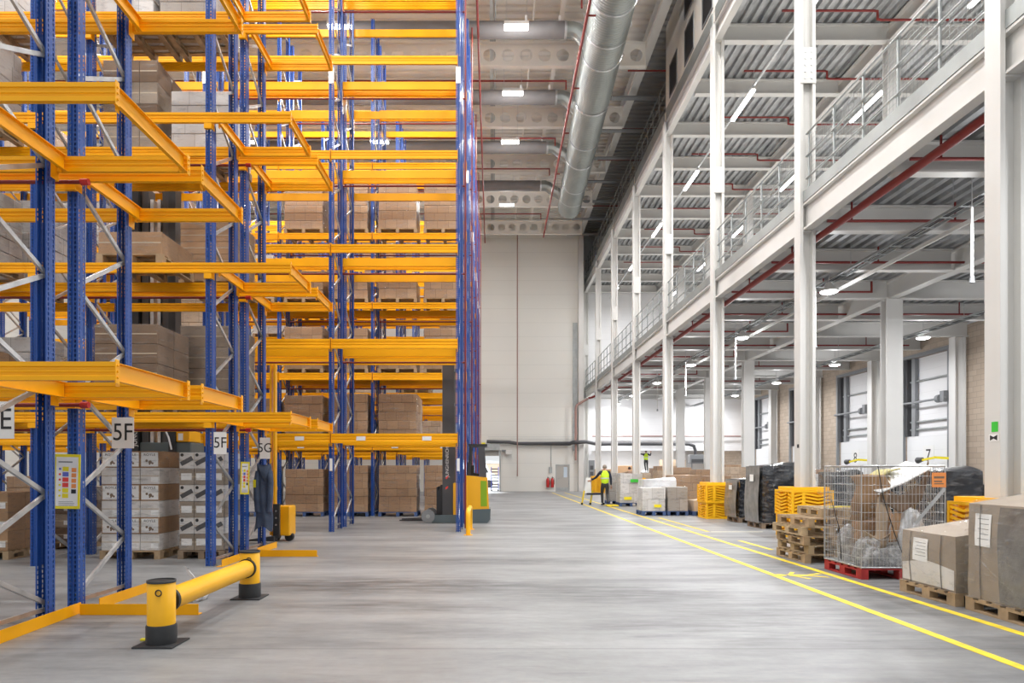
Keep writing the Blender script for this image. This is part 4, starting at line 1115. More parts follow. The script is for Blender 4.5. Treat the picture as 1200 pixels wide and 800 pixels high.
# ------------------------------------------------------------------ reach truck in the aisle behind the sixth row
TY = 20.0
t_ = thing('reach_truck', 'yellow and grey reach truck with tall dark mast at the aisle end of the racks', 'forklift', (0, TY, 0))
xb0, xb1 = PXx(543, 19.5), PXx(572.5, 19.5)
def sidep(pts, y0, y1):                         # outline in photo side view -> (x,z)
    return MB().prism([(PXx(px, 19.5), PZ(py, 19.5)) for px, py in pts], 'y', y0, y1)
obj('chassis', sidep([(543,597),(575,596),(574.5,608),(571,612.5),(543,612.5)], -.56, .56), 'truck_grey', t_)
obj('body', sidep([(544,558),(547,557),(571,559.5),(573,595.9),(544,596.9)], -.54, .54), 'truck_yellow', t_)
obj('side_panel', sidep([(563.2,563),(570.3,563.5),(570.8,593),(563.4,593)], -.547, -.541), 'truck_green', t_)
obj('battery_cover', sidep([(531,566),(543.8,566),(543.8,606),(531,606)], -.50, .50), 'truck_yellow', t_)
f = sidep([(518.5,604),(518.5,427),(524.5,427),(524.5,604)], -.42, -.30); f2 = sidep([(518.5,604),(518.5,427),(524.5,427),(524.5,604)], .30, .42)
m_ = empty('mast', t_)
obj('mast_rail', f, 'dark_grey', m_); obj('mast_rail', f2, 'dark_grey', m_)
for k, (pa, ya) in enumerate((((525, 532), .27),)):
    for s in (-1, 1):
        obj('mast_rail', sidep([(pa[0],604),(pa[0],427),(pa[1],427),(pa[1],604)], s*.36-.05, s*.36+.05), 'dark_grey', m_)
for py in (428, 470, 520, 600): obj('cross_member', sidep([(519,py),(519,py+3),(531,py+3),(531,py)], -.30, .30), 'dark_grey', m_)
obj('mast_side_plate', sidep([(518.3,606),(518.3,426.5),(532.2,426.5),(532.2,606)], -.46, -.425), 'dark_grey', m_)
tx = text('lettering', 'JUNGHEINRICH', .135, 'paper', m_, (PXx(524, 19.5), -.462, PZ(541, 19.5)), (PI/2, -PI/2, 0), .0008, sx=.92)
obj('logo_mark', sidep([(521.7,560),(525.4,556.5),(525.4,558.5),(523,561.5)], -.463, -.4605), 'sign_red', m_)
obj('logo_mark', sidep([(522,571),(525,569),(525,571.5),(522,573.5)], -.463, -.4605), 'sign_red', m_)
c_ = empty('fork_carriage', t_)
obj('carriage_frame', sidep([(511,603),(511,571),(513,570),(513,576),(516,568),(518,568),(518,603)], -.36, .36), 'charcoal', c_)
for s in (-1, 1):
    obj('fork', sidep([(467,609.5),(511,607.5),(511,611),(467,610.5)], s*.26-.06, s*.26+.06), 'charcoal', c_)
for s in (-1, 1):
    obj('wheel_arm', sidep([(500,604),(535,603),(543,603),(543,612),(506,612)], s*.50-.06, s*.50+.06), 'truck_grey', t_)
    yy = s*.56
    w_ = obj('load_wheel', MB().cyl((PXx(502, 19.5), yy-.05, .192), (PXx(502, 19.5), yy+.05, .192), .19, n=24), 'mid_grey', t_)
    obj('hub', MB().cyl((PXx(502, 19.5), yy-.06, .192), (PXx(502, 19.5), yy+.06, .192), .06, n=12), 'galv_dull', w_)
obj('drive_wheel', MB().cyl((PXx(566, 19.5), -.12, .17), (PXx(566, 19.5), .12, .17), .169, n=20), 'black_rubber', t_)
g_ = empty('overhead_guard', t_)
for s in (-1, 1):
    obj('guard_post', sidep([(547.5,557),(550,523),(553,523),(551,557)], s*.46-.035, s*.46+.035), 'charcoal', g_)
    obj('guard_post', sidep([(562,559),(560.5,523),(567.5,523),(570,559)], s*.46-.035, s*.46+.035), 'dark_grey', g_)
f = MB()
for k in range(6):
    y = -.45+.18*k; f.box(PXx(549, 19.5), PXx(571, 19.5), y-.02, y+.02, PZ(522.9, 19.5), PZ(520, 19.5))
f.box(PXx(549, 19.5), PXx(552, 19.5), -.5, .5, PZ(523, 19.5), PZ(521, 19.5)); f.box(PXx(568, 19.5), PXx(571, 19.5), -.5, .5, PZ(523, 19.5), PZ(521, 19.5))
obj('roof_grille', f, 'charcoal', g_)
obj('warning_lamp', MB().box(PXx(564, 19.5), PXx(568.5, 19.5), -.2, .0, PZ(519.9, 19.5), PZ(517.8, 19.5)), 'sign_yellow', g_)
obj('work_lamp', MB().box(PXx(569.5, 19.5), PXx(574, 19.5), -.3, -.12, PZ(523.5, 19.5), PZ(519.5, 19.5)), 'galv_dull', g_)
obj('seat', sidep([(549,557),(552,545),(555,545),(555,554),(561,555),(561,558)], -.2, .25), 'black_rubber', t_)
obj('steering_column', sidep([(546,558),(547,541),(549,541),(549.5,558)], .05, .15), 'charcoal', t_)

# order-picker truck standing in the aisle behind the fourth row (mostly hidden by loads)
PY = 14.75
t_ = thing('turret_truck', 'tall dark truck mast with steel rails standing in the aisle behind the fourth rack row', 'forklift', (0, PY, 0))
m_ = empty('mast', t_)
zt = PZ(222, PY)
for (a, b_, mt, dy) in ((157, 166, 'charcoal', 0), (168, 176, 'dark_grey', .08), (178.5, 182.5, 'galv', .05), (187, 190.5, 'galv', .05), (192, 200, 'dark_grey', .08), (201, 209, 'charcoal', 0)):
    obj('mast_rail', MB().box(PXx(a, PY), PXx(b_, PY), dy-.14, dy+.14, .3, zt-(0 if mt != 'galv' else .25)), mt, m_)
obj('mast_plate', MB().box(PXx(157, PY), PXx(177, PY), .20, .24, .3, zt-.3), 'charcoal', m_)
for z in (1.2, 3.1, 5.0, 6.9): obj('cross_member', MB().box(PXx(166.1, PY), PXx(200.9, PY), .25, .32, z, z+.12), 'charcoal', m_)
text('lettering', 'JUNGHEINRICH', .15, 'paper', m_, (PXx(162, PY), -.142, 2.5), (PI/2, -PI/2, 0), .0008, sx=.92)
obj('cable', MB().path([(PXx(199, PY), -.2, PZ(505, PY)), (PXx(203, PY), -.21, PZ(513, PY)), (PXx(206.5, PY), -.22, PZ(527, PY))], .02, 8), 'plastic_white', m_)
obj('body', MB().bbox(PXx(166, PY), PXx(226, PY), -.1, .6, .25, PZ(518, PY), .04), 'truck_grey', t_)
obj('cab_panel', MB().bbox(PXx(209.2, PY), PXx(225, PY), -.12, .45, PZ(517.8, PY), PZ(505, PY), .02), 'truck_yellow', t_)
obj('notice_plate', MB().box(PXx(212, PY), PXx(217.5, PY), -.128, -.121, PZ(516, PY), PZ(508, PY)), 'paper', t_)
for xx in (170, 222): obj('wheel', MB().cyl((PXx(xx, PY), .05, .16), (PXx(xx, PY), .25, .16), .158, n=16), 'black_rubber', t_)
# yellow pedestrian stacker beyond the jacket
SY = 14.3
t_ = thing('pallet_stacker', 'yellow stacker truck with a slim mast and black forks behind the hanging jacket', 'stacker', (0, SY, 0))
m_ = empty('mast', t_)
for (a, b_) in ((317.0, 319.2), (321.4, 323.6)): obj('mast_rail', MB().box(PXx(a, SY), PXx(b_, SY), -.06, .06, .15, PZ(427, SY)), 'truck_yellow', m_)
for py in (428, 500, 570): obj('cross_member', MB().box(PXx(317, SY), PXx(323.6, SY), .0605, .09, PZ(py+4, SY), PZ(py, SY)), 'truck_yellow', m_)
obj('body', MB().bbox(PXx(316, SY), PXx(338, SY), .10, .55, .12, PZ(593, SY), .03), 'truck_yellow', t_)
obj('carriage', MB().box(PXx(322.8, SY), PXx(329.8, SY), -.16, -.07, .10, PZ(590, SY)), 'charcoal', t_)
f = MB()
for py in (598, 606, 614): f.cyl((PXx(326.3, SY), -.168, PZ(py, SY)), (PXx(326.3, SY), -.16, PZ(py, SY)), .02, n=8)
obj('bolt_row', f, 'galv', t_)
for k, yy in enumerate((-.30, -.14)):
    obj('fork', MB().hexa([(PXx(292, SY), yy-.05, .05), (PXx(327, SY), yy-.05, .05), (PXx(327, SY), yy+.05, .05), (PXx(292, SY), yy+.05, .05),
                           (PXx(292, SY), yy-.05, .065), (PXx(327, SY), yy-.05, .15), (PXx(327, SY), yy+.05, .15), (PXx(292, SY), yy+.05, .065)]), 'charcoal', t_)
for xx in (319, 335): obj('wheel', MB().cyl((PXx(xx, SY), .2, .09), (PXx(xx, SY), .32, .09), .089, n=14), 'black_rubber', t_)
# yellow hoop guard at the fifth row end
f = MB().path([(-.56, 15.85, .01), (-.56, 15.85, .46), (-.56, 15.9, .54), (-.56, 16.0, .57), (-.56, 17.2, .57), (-.56, 17.3, .54), (-.56, 17.35, .46), (-.56, 17.35, .01)], .055, 10)
t_ = thing('hoop_guard', 'small yellow hoop guard on the floor before the fifth rack row', 'guard', (0, 0, 0))
obj('hoop', f, 'safety_yellow', t_)
for yy in (15.85, 17.35): obj('foot_plate', MB().box(-.66, -.46, yy-.09, yy+.09, .0005, .0095), 'safety_yellow', t_)

# ------------------------------------------------------------------ column guards
def guard(z, label, two=True):
    t_ = thing('column_guard', label, 'column guard', (7.06, z, 0))
    w = .46
    def ringbox(f, w, t, z0, z1):
        f.box(-w, w, -w, -w+t, z0, z1).box(-w, w, w-t, w, z0, z1).box(-w, -w+t, -w+t, w-t, z0, z1).box(w-t, w, -w+t, w-t, z0, z1)
        return f
    for k, (z0, z1, ww) in enumerate(((.0005, .50, .44), (.501, 1.06, .46))):
        obj('shell', ringbox(MB(), ww-.09, .06, z0, z1), 'guard_yellow', t_)
        f = MB()
        for (sx_, sy_) in ((-1, -1), (1, -1), (-1, 1), (1, 1)):     # corner posts and rims
            f.box(min(sx_*ww, sx_*(ww-.049)), max(sx_*ww, sx_*(ww-.049)), min(sy_*ww, sy_*(ww-.049)), max(sy_*ww, sy_*(ww-.049)), z0, z1)
        for zz in (z0, z1-.045):
            f.box(-ww+.05, ww-.05, -ww, -ww+.049, zz, zz+.045); f.box(-ww, -ww+.049, -ww+.05, ww-.05, zz, zz+.045); f.box(ww-.049, ww, -ww+.05, ww-.05, zz, zz+.045)
        obj('rim', f, 'guard_yellow', t_)
        f = MB(); q = z0+.05
        while q < z1-.115:
            for (ax_, sg) in (('y', -1), ('x', -1), ('x', 1)):
                for (u0, u1, v0, v1) in ((-.40, -.24, .0, .045), (-.16, .13, .055, .0), (.13, .40, .0, .055)):
                    c_ = sg*(ww-.042)
                    if ax_ == 'y': f.bar((u0, c_, q+v0), (u1, c_, q+v1), .08, .040)
                    else: f.bar((c_, u0, q+v0), (c_, u1, q+v1), .08, .040)
            q += .076
        f.box(-.239, -.161, -ww+.001, -ww+.049, z0+.05, z1-.05)
        obj('chevron_slat', f, 'guard_yellow', t_)
    obj('collar', ringbox(MB(), .40, .10, 1.061, 1.13), 'guard_yellow', t_)
    return t_
for k in range(7):
    guard(ZK[k+1], f'yellow chevron-ribbed plastic guard round the foot of the {ORD[k]} mezzanine column from camera')

# ------------------------------------------------------------------ wooden pallet stack beside the cage
for k in range(6):
    lab = ['lowest bare wooden pallet of the stack beside the wire cage', 'bare wooden pallet second from the bottom of the stack beside the wire cage', 'bare wooden pallet third from the bottom of the stack beside the wire cage',
           'bare wooden pallet fourth from the bottom of the stack, jutting towards the walkway', 'bare wooden pallet second from the top of the stack beside the wire cage', 'topmost bare wooden pallet of the stack, smaller and set back, with a yellow strap'][k]
    w, d = ((1.0, 1.1) if k < 5 else (.8, .95))
    dx = (.0, .04, -.02, -.05, .02, .28)[k]; dy = (0, .02, -.04, .03, -.02, .12)[k]
    o = link('wooden_pallet', cached(('p', w, d, 'wood_light' if k % 2 else 'wood'), lambda: pallet_me(w, d, 'wood_light' if k % 2 else 'wood')), None, (5.54+dx, 11.56+dy, .0005+k*.146), (.0, .03, -.02, .02, .04, -.03)[k])
    tag(o, lab, 'pallet', 'bare wooden pallets stacked by the walkway')
tag(obj('plastic_strap', MB().path([(5.55, 11.25, .886), (5.72, 11.22, .905), (5.95, 11.28, .90), (6.1, 11.4, .886)], .012, 6), 'sign_yellow'), 'yellow plastic strap lying on top of the wooden pallet stack', 'strap')

# ------------------------------------------------------------------ wire cage on a red pallet
cx0, cx1, cy0, cy1 = 5.07, 6.22, 9.38, 10.42
o = link('red_pallet', pallet_me(cx1-cx0, cy1-cy0, 'red_wood', .15), None, ((cx0+cx1)/2, (cy0+cy1)/2, .0005))
tag(o, 'red painted wooden pallet under the wire cage of packaging waste', 'pallet')
t_ = thing('wire_cage', 'galvanised wire mesh cage full of packaging waste on the red pallet', 'cage', ((cx0+cx1)/2, (cy0+cy1)/2, .152))
hx, hy, H = (cx1-cx0)/2, (cy1-cy0)/2, 1.41
def panel(L, horiz):
    f = MB(); q = -L
    while q <= L+.001: f.cyl((q, 0, .01), (q, 0, H), .0028, n=5, caps=False); q += .05
    z = .02
    while z < H: f.cyl((-L, .004, z), (L, .004, z), .0032, n=5, caps=False); z += .125
    for z in (.012, H): f.cyl((-L, 0, z), (L, 0, z), .011, n=6)
    for q in (-L, L): f.cyl((q, 0, .0), (q, 0, H), .009, n=6)
    return f.mesh('wire_mesh_panel', 'galv')
link('wire_mesh_panel', panel(hx, 0), t_, (0, -hy, 0)); link('wire_mesh_panel', panel(hx, 0), t_, (0, hy, 0))
link('wire_mesh_panel', panel(hy, 0), t_, (-hx, 0, 0), PI/2); link('wire_mesh_panel', panel(hy, 0), t_, (hx, 0, 0), PI/2)
obj('base_sheet', MB().box(-hx+.01, hx-.01, -hy+.01, hy-.01, .001, .006), 'galv_dull', t_)
for (a, b_) in (((-hx+.36, -hy-.008, .0), (-hx+.03, -hy-.008, .62)),): pass
obj('tension_wire', MB().path([(-hx+.22, -hy-.012, H), (-hx+.30, -hy-.012, .95), (-hx+.46, -hy-.012, .45), (-hx+.62, -hy-.012, .05)], .006, 6), 'charcoal', t_)
obj('tension_wire', MB().path([(-hx-.012, .28, .9), (-hx-.012, .05, .5), (-hx-.012, .0, .06)], .006, 6), 'charcoal', t_)
obj('hinged_brace', MB().bar((hx-.02, -hy-.02, 1.10), (hx-.42, -hy-.02, .62), .012, .045), 'galv', t_)
s_ = thing('cage_tag', 'orange tag with dark print hung on the corner of the wire cage', 'sign', (6.12, 9.355, 1.37))
obj('plate', MB().box(-.095, .095, -.004, .004, -.10, .10), 'sign_orange', s_)
obj('printing', MB().box(-.07, .07, -.0052, -.0041, .02, .05).box(-.07, .04, -.0052, -.0041, -.03, -.01).box(-.07, .06, -.0052, -.0041, -.06, -.045), 'carton_dark', s_)
def bent_sheet(name, label, cat, pts, wdir, mat, seed, th=.006, wob=.02):
    """a bent board: a line of points swept along wdir, with thickness"""
    pts = [Vector(p) for p in pts]; wd = Vector(wdir)
    def fn(u, v):
        k = u*(len(pts)-1); i = min(int(k), len(pts)-2); p = pts[i].lerp(pts[i+1], k-i)+wd*v
        q = noise.noise(p*3+Vector((seed, 0, 0)))*wob
        return p+Vector((q, q*.6, q))
    me = MB().grid(fn, 12, 8).mesh(name, mat); o = link(name, me)
    md = o.modifiers.new('thickness', 'SOLIDIFY'); md.thickness = th
    return tag(o, label, cat)
bent_sheet('cardboard_sheet', 'torn brown cardboard flap standing up near the walkway corner of the cage', 'cardboard', [(5.20,9.92,.78), (5.16,9.80,1.02), (5.20,9.76,1.28), (5.14,9.80,1.44)], (.36,-.24,.03), 'carton', 1, .006, .06)
bent_sheet('cardboard_sheet', 'orange-brown curled cardboard piece at the top of the cage waste', 'cardboard', [(5.40,9.56,1.16), (5.52,9.58,1.36), (5.60,9.62,1.24), (5.66,9.70,1.40)], (.05,.20,.06), 'carton_pale', 2, .006, .03)
bent_sheet('cardboard_sheet', 'upright brown cardboard strip in the middle of the wire cage', 'cardboard', [(5.32,9.52,.42), (5.36,9.55,.78), (5.40,9.58,1.12)], (.19,.03,.0), 'carton_pale', 3)
bent_sheet('cardboard_sheet', 'leaning brown cardboard strip beside the white plastic in the cage', 'cardboard', [(5.50,9.48,.50), (5.58,9.53,.80), (5.66,9.58,1.04)], (.14,.04,.02), 'carton', 4)
bent_sheet('cardboard_sheet', 'large dark brown box side under the slanted white board in the cage', 'cardboard', [(5.44,9.56,1.06), (5.72,9.56,.90), (6.02,9.58,1.08), (6.14,9.60,1.42)], (.0,.02,.24), 'carton_dark', 5, .006, .02)
bent_sheet('cardboard_sheet', 'flat brown cardboard pieces tangled low in the middle of the cage', 'cardboard', [(5.22,9.60,.66), (5.40,9.50,.56), (5.56,9.50,.66)], (.06,.20,-.12), 'carton_pale', 8, .006, .05)
bent_sheet('foam_board', 'white foam board slanting up across the top of the wire cage', 'foam board', [(5.40,9.50,1.18), (5.76,9.50,1.33), (6.12,9.50,1.52)], (-.06,.50,.10), 'foam_white', 6, .02, .006)
bent_sheet('foam_board', 'pale cream packing board lying above the slanted white board in the cage', 'foam board', [(5.48,9.70,1.36), (5.62,9.70,1.46), (5.80,9.72,1.49)], (.02,.30,.04), 'olive', 7, .02, .04)
crumple('crumpled clear plastic heap in the walkway corner of the wire cage', 'plastic_film', 'plastic film', (5.32, 9.66, .165), .22, .24, .30, 'film_crumpled', 11)
crumple('heap of white bubble wrap against the front wires of the cage', 'plastic_film', 'plastic film', (5.86, 9.66, .165), .26, .19, .62, 'plastic_white', 17)
crumple('dirty clear film heap along the bottom front of the wire cage', 'plastic_film', 'plastic film', (5.62, 9.56, .165), .30, .13, .22, 'film_crumpled', 23)
crumple('brown crushed carton on the plastic in the back of the wire cage', 'crushed_carton', 'carton', (5.62, 10.06, .166), .40, .22, .62, 'carton', 29, 3)
crumple('grey film bundle in the back walkway corner of the wire cage', 'plastic_film', 'plastic film', (5.28, 10.14, .166), .17, .20, .40, 'film_crumpled', 31)
def drape(u, v):
    x = 5.15+.26*u+.04*math.sin(v*6+u*3); y = 9.98-.36*u+.05*math.sin(u*8+v*4)
    return (x, y, 1.46-.90*v*(1-.25*abs(u-.4))-.06*math.sin(u*PI)*(1-v)+.03*math.sin(u*13+v*9))
o = obj('plastic_film', MB().grid(drape, 20, 18), 'stretch_film'); o.modifiers.new('thickness', 'SOLIDIFY').thickness = .003
tag(o, 'sheet of clear film hanging inside the walkway side of the wire cage', 'plastic film')
f = MB().grid(lambda u, v: (4.99-.05*math.sin(PI*v)-.03*math.sin(u*9+v*3), 9.95+.55*u+.04*math.sin(v*7), 1.58-.62*v*(1-.35*u)+.03*math.sin(u*11)), 14, 12)
o = obj('plastic_film', f, 'stretch_film'); o.modifiers.new('thickness', 'SOLIDIFY').thickness = .003
tag(o, 'sheet of clear film draped outside the walkway side of the wire cage', 'plastic film')

# ------------------------------------------------------------------ big film-wrapped cartons along the walkway
def warper(w, d, h, seed, amp, topslope):
    def warp(x, y, z):
        tz = z/h
        bx = 1+.05*math.sin(PI*tz)*(1-(2*y/d)**2); by = 1+.05*math.sin(PI*tz)*(1-(2*x/w)**2)
        p = Vector((x*bx, y*by, z+(topslope*(x/w+.5)+.10*(1-(2*y/d)**2)*(x/w+.5))*tz**3))
        q = noise.noise(p*2.1+Vector((seed, 0, 0)))*amp+noise.noise(p*6+Vector((0, seed, 0)))*amp*.35
        l = Vector((x, y, 0)).normalized() if (x or y) else Vector((0, 0, 1))
        return p+l*q*(.3+.7*tz)
    return warp
def bulged(w, d, h, seed, amp=.03, topslope=0., st=.09):
    f = MB(); nx, ny, nz = max(5, int(w/st)), max(5, int(d/st)), max(5, int(h/st))
    warp = warper(w, d, h, seed, amp, topslope)
    f.grid(lambda u, v: warp(-w/2+w*u, -d/2, h*v), nx, nz); f.grid(lambda u, v: warp(-w/2+w*u, d/2, h*v), nx, nz)
    f.grid(lambda u, v: warp(-w/2, -d/2+d*u, h*v), ny, nz); f.grid(lambda u, v: warp(w/2, -d/2+d*u, h*v), ny, nz)
    f.grid(lambda u, v: warp(-w/2+w*u, -d/2+d*v, h), nx, ny); f.grid(lambda u, v: warp(-w/2+w*u, -d/2+d*v, 0), nx, ny)
    return f
def big_carton(label, loc, w, d, h, mat_, seed, slope, sheet, wood='wood', rz=0., skirt=None, rough=None):
    t_ = thing('pallet_load', label, 'pallet load', loc, rz)
    link('pallet', pallet_me(w, d, wood), t_)
    cw, cd = w-.04, d-.04
    obj('carton', bulged(cw, cd, h, seed, .02, slope), mat_, t_, (0, 0, .146))
    W = warper(cw, cd, h, seed, .02, slope)
    def on_side(off): return lambda y, z: W(-cw/2, y, z)+Vector((-off, 0, .146))
    def patch(name, ya, yb, za, zb, off, mt, n=8, edge=None):
        g = on_side(off)
        obj(name, MB().grid(lambda u, v: g(ya+(yb-ya)*u, za+(zb*(edge(u) if edge else 1)-za)*v), n, n), mt, t_)
    if skirt: patch('paper_skirt', -cd/2+.02, cd/2-.02, .02, skirt, .004, 'carton_white', 12, lambda u: 1-.55*abs(u-.45)**1.3)
    if rough: patch('film_bundle', rough[0], rough[1], .02, h-.02, .012, 'grey_film', 14)
    if sheet:
        (ya, yb, za, zb) = sheet
        patch('label_sheet', ya, yb, za, zb, .007, 'paper')
        for k in range(5):
            z = zb-.05-(zb-za-.08)*k/5
            patch('label_print', ya+.03, yb-.05-.03*(k % 2), z-.006, z, .0085, 'mid_grey', 2)
    for yy in (-cd*.28, cd*.30): patch('strap', yy, yy+.012, .0, h-.01, .010, 'dark_grey', 8)
    fm = bulged(w+.01, d+.01, h+.02, seed, .02, slope)
    link('stretch_wrap', fm.mesh('stretch_wrap', 'stretch_film'), t_, (0, 0, .14))
    # gathered rope of film slung across the walkway face
    g = on_side(.035)
    obj('film_rope', MB().path([g(cd*.48-cd*.9*k/9, h*(.62-.58*(k/9)**.75)) for k in range(10)], .006, 6), 'stretch_film', t_)
    return t_
big_carton('low grey-brown film-wrapped carton on a wooden pallet between cage and taller carton', (5.66, 8.02, .0005), 1.14, 1.02, .62, 'carton_grey', 1., .16, (-.05, .24, .28, .55), skirt=.30)
big_carton('taller bulging film-wrapped carton on a wooden pallet at the walkway edge', (5.74, 6.82, .0005), 1.26, 1.12, 1.0, 'carton_grey', 2., .20, (.16, .42, .56, .90), rz=-.02, rough=(-.54, .05))
big_carton('film-wrapped carton cut off by the picture edge beside the taller carton', (5.78, 5.60, .0005), 1.2, 1.06, .98, 'carton_dark', 3., .1, None)

# ------------------------------------------------------------------ dark wrapped pallets and other goods under the mezzanine
def film_block(label, loc, w, d, h, mat, seed, wood='wood_old', rz=0., group=None, amp=.05, extra=None):
    t_ = thing('pallet_load', label, 'pallet load', loc, rz, group)
    link('pallet', cached(('p', w, d, wood), lambda: pallet_me(w, d, wood)), t_)
    obj('wrapped_goods', bulged(w-.06, d-.06, h, seed, amp, .0, .055), mat, t_, (0, 0, .146))
    if mat in ('black_film', 'grey_film'): link('stretch_wrap', wrap_me(w-.01, d-.01, h-.02, seed, .05), t_, (0, 0, .15))  # extra film skin whose pale streaks stand in for highlights on dark wrinkles
    if extra: extra(t_, w, d, h)
    return t_
def side_grey(t_, w, d, h):
    obj('side_cover', MB().grid(lambda u, v: (-w/2-.075-.02*math.sin(v*5), -d/2+.02+(d-.04)*u, .15+h*.985*v), 8, 8), 'grey_film', t_)
    obj('label_sheet', MB().box(-w/2-.108, -w/2-.105, -.2, .05, .15+h*.72, .15+h*.84), 'paper', t_)
film_block('tall pallet of goods in black film with a grey side behind the second yellow guard', (7.42, 18.02, .0005), 1.0, 1.0, 1.48, 'black_film', 4., extra=side_grey)
film_block('shorter pallet of goods in black film between the two front yellow guards', (7.55, 20.0, .0005), 1.0, 1.0, 1.10, 'black_film', 5., extra=side_grey)
film_block('black film-wrapped pallet standing beyond the right end of the wire cage', (8.35, 12.7, .0005), .9, 1.0, 1.34, 'black_film', 6.)
film_block('black film-wrapped pallet behind the second mezzanine column foot', (8.7, 15.2, .0005), 1.0, 1.0, 1.25, 'black_film', 7.)
film_block('low black film-wrapped pallet behind the first mezzanine column guard', (9.45, 12.7, .0005), 1.2, 1.0, 1.1, 'black_film', 8.)
film_block('low black film-wrapped pallet at the picture edge behind the tall carton', (10.8, 12.7, .0005), 1.0, 1.0, 1.12, 'black_film', 9.)
film_block('dark film-wrapped pallet in the inner row near the dock doors', (11.0, 21.6, .0005), 1.0, 1.0, 1.3, 'black_film', 10.)
def tagcol(mat, z, y, s=.16):
    def fn(t_, w, d, h): obj('colour_label', MB().box(-.25+y, -.25+y+s*2, -d/2-.034, -d/2-.030, .15+h*z, .15+h*z+s*.7), mat, t_)
    return fn
def labelled(label, loc, w, d, h, course, nl, tags_, seed):
    t_ = far_load(label, loc, w, d, h, course, nl, 'blue_wood', None, True, seed)
    for (mt, x, z, s_) in tags_: obj('colour_label', MB().box(x-s_, x+s_, -d/2-.040, -d/2-.037, .15+h*z, .15+h*z+s_*.8), mt, t_)
    return t_
labelled('pale film-wrapped pallet on blue wood nearest the walkway with a yellow label', (5.36, 23.1, .0005), .80, .9, .78, 'course_white', 2, [('sign_yellow', .12, .16, .12)], 1)
labelled('pale film-wrapped stack of boxes on blue wood beside the yellow-labelled pallet', (6.17, 23.15, .0005), .70, .9, .80, 'course_grey', 2, [], 2)
film_block('grey-white film-wrapped pallet behind the two pale pallets on blue wood', (5.95, 24.7, .0005), 1.2, 1.0, 1.02, 'plastic_white', 13., 'blue_wood')
labelled('tall pale film-wrapped pallet with a bright green label beside the walking worker', (5.80, 29.0, .0005), .96, 1.0, 1.22, 'course_white', 3, [('green_paint', .12, .70, .16), ('sign_yellow', -.15, .10, .16)], 3)
labelled('grey film-wrapped pallet just behind the pallet with the green label', (5.52, 30.7, .0005), .8, .9, 1.24, 'course_grey', 3, [], 4)
far_load('brown carton load in the middle of the goods before the yellow guards', (7.15, 25.6, .0005), 1.1, 1.0, 1.18, 'course_brown', 4, 'blue_wood', seed=1)
far_load('brown carton load beside the second yellow guard, its film glossy', (8.4, 25.9, .0005), 1.0, 1.0, 1.15, 'course_brown', 4, 'blue_wood', seed=2)
far_load('brown carton load behind the third mezzanine column', (6.75, 34.8, .0005), 1.0, 1.0, 1.2, 'course_brown', 5, 'wood', seed=3)
far_load('brown carton load standing next to the raised worker', (8.95, 35.4, .0005), 1.1, 1.0, 1.35, 'course_pale', 5, 'wood', seed=4)
film_block('small pale carton on a blue pallet beside the second yellow guard', (6.95, 22.95, .0005), .62, .8, .36, 'carton_pale', 16., 'blue_wood', amp=.01, extra=tagcol('sign_yellow', .15, .2, .12))
for k, (x, y, h, c) in enumerate(((9.2, 29.5, 1.4, 'course_brown'), (10.4, 29.5, 1.5, 'course_pale'), (9.1, 33.5, 1.5, 'course_brown'), (10.6, 33.2, 1.2, 'course_white'), (11.3, 26.5, 1.3, 'course_brown'),
                                   (9.6, 38.0, 1.6, 'course_brown'), (11.0, 38.4, 1.4, 'course_grey'), (13.6, 37.0, 1.5, 'course_brown'), (14.6, 42.0, 1.7, 'course_brown'), (9.0, 41.5, 1.2, 'course_pale'), (10.6, 43.5, 1.5, 'course_brown'),
                                   (13.9, 30.5, 1.2, 'course_white'), (15.6, 33.0, 1.4, 'course_brown'))):
    far_load(f'wrapped carton load deep under the mezzanine, {ORD[k]} going away from the walkway', (x, y, .0005), 1.1, 1.0, h, c, 5, 'blue_wood', 'carton loads deep under the mezzanine', True, k)

# ------------------------------------------------------------------ people
def skinned(name, joints, edges, mat, parent, sub=2):
    """one continuous surface grown round a joint skeleton, radius per joint"""
    keys = list(joints); me = bpy.data.meshes.new(name)
    me.from_pydata([joints[k][0] for k in keys], [(keys.index(a), keys.index(b_)) for a, b_ in edges], [])
    o = bpy.data.objects.new(name, me); COL.objects.link(o)
    o.modifiers.new('skin', 'SKIN').use_smooth_shade = True
    for i, k in enumerate(keys):
        sv = me.skin_vertices[0].data[i]; r = joints[k][1]
        sv.radius = r if isinstance(r, tuple) else (r, r); sv.use_root = (i == 0)
    s = o.modifiers.new('sub', 'SUBSURF'); s.levels = s.render_levels = sub
    dg = bpy.context.evaluated_depsgraph_get(); dg.update()
    m2 = bpy.data.meshes.new_from_object(o.evaluated_get(dg)); m2.materials.clear(); m2.materials.append(M[mat]); m2.name = name
    bpy.data.objects.remove(o); return link(name, m2, parent)
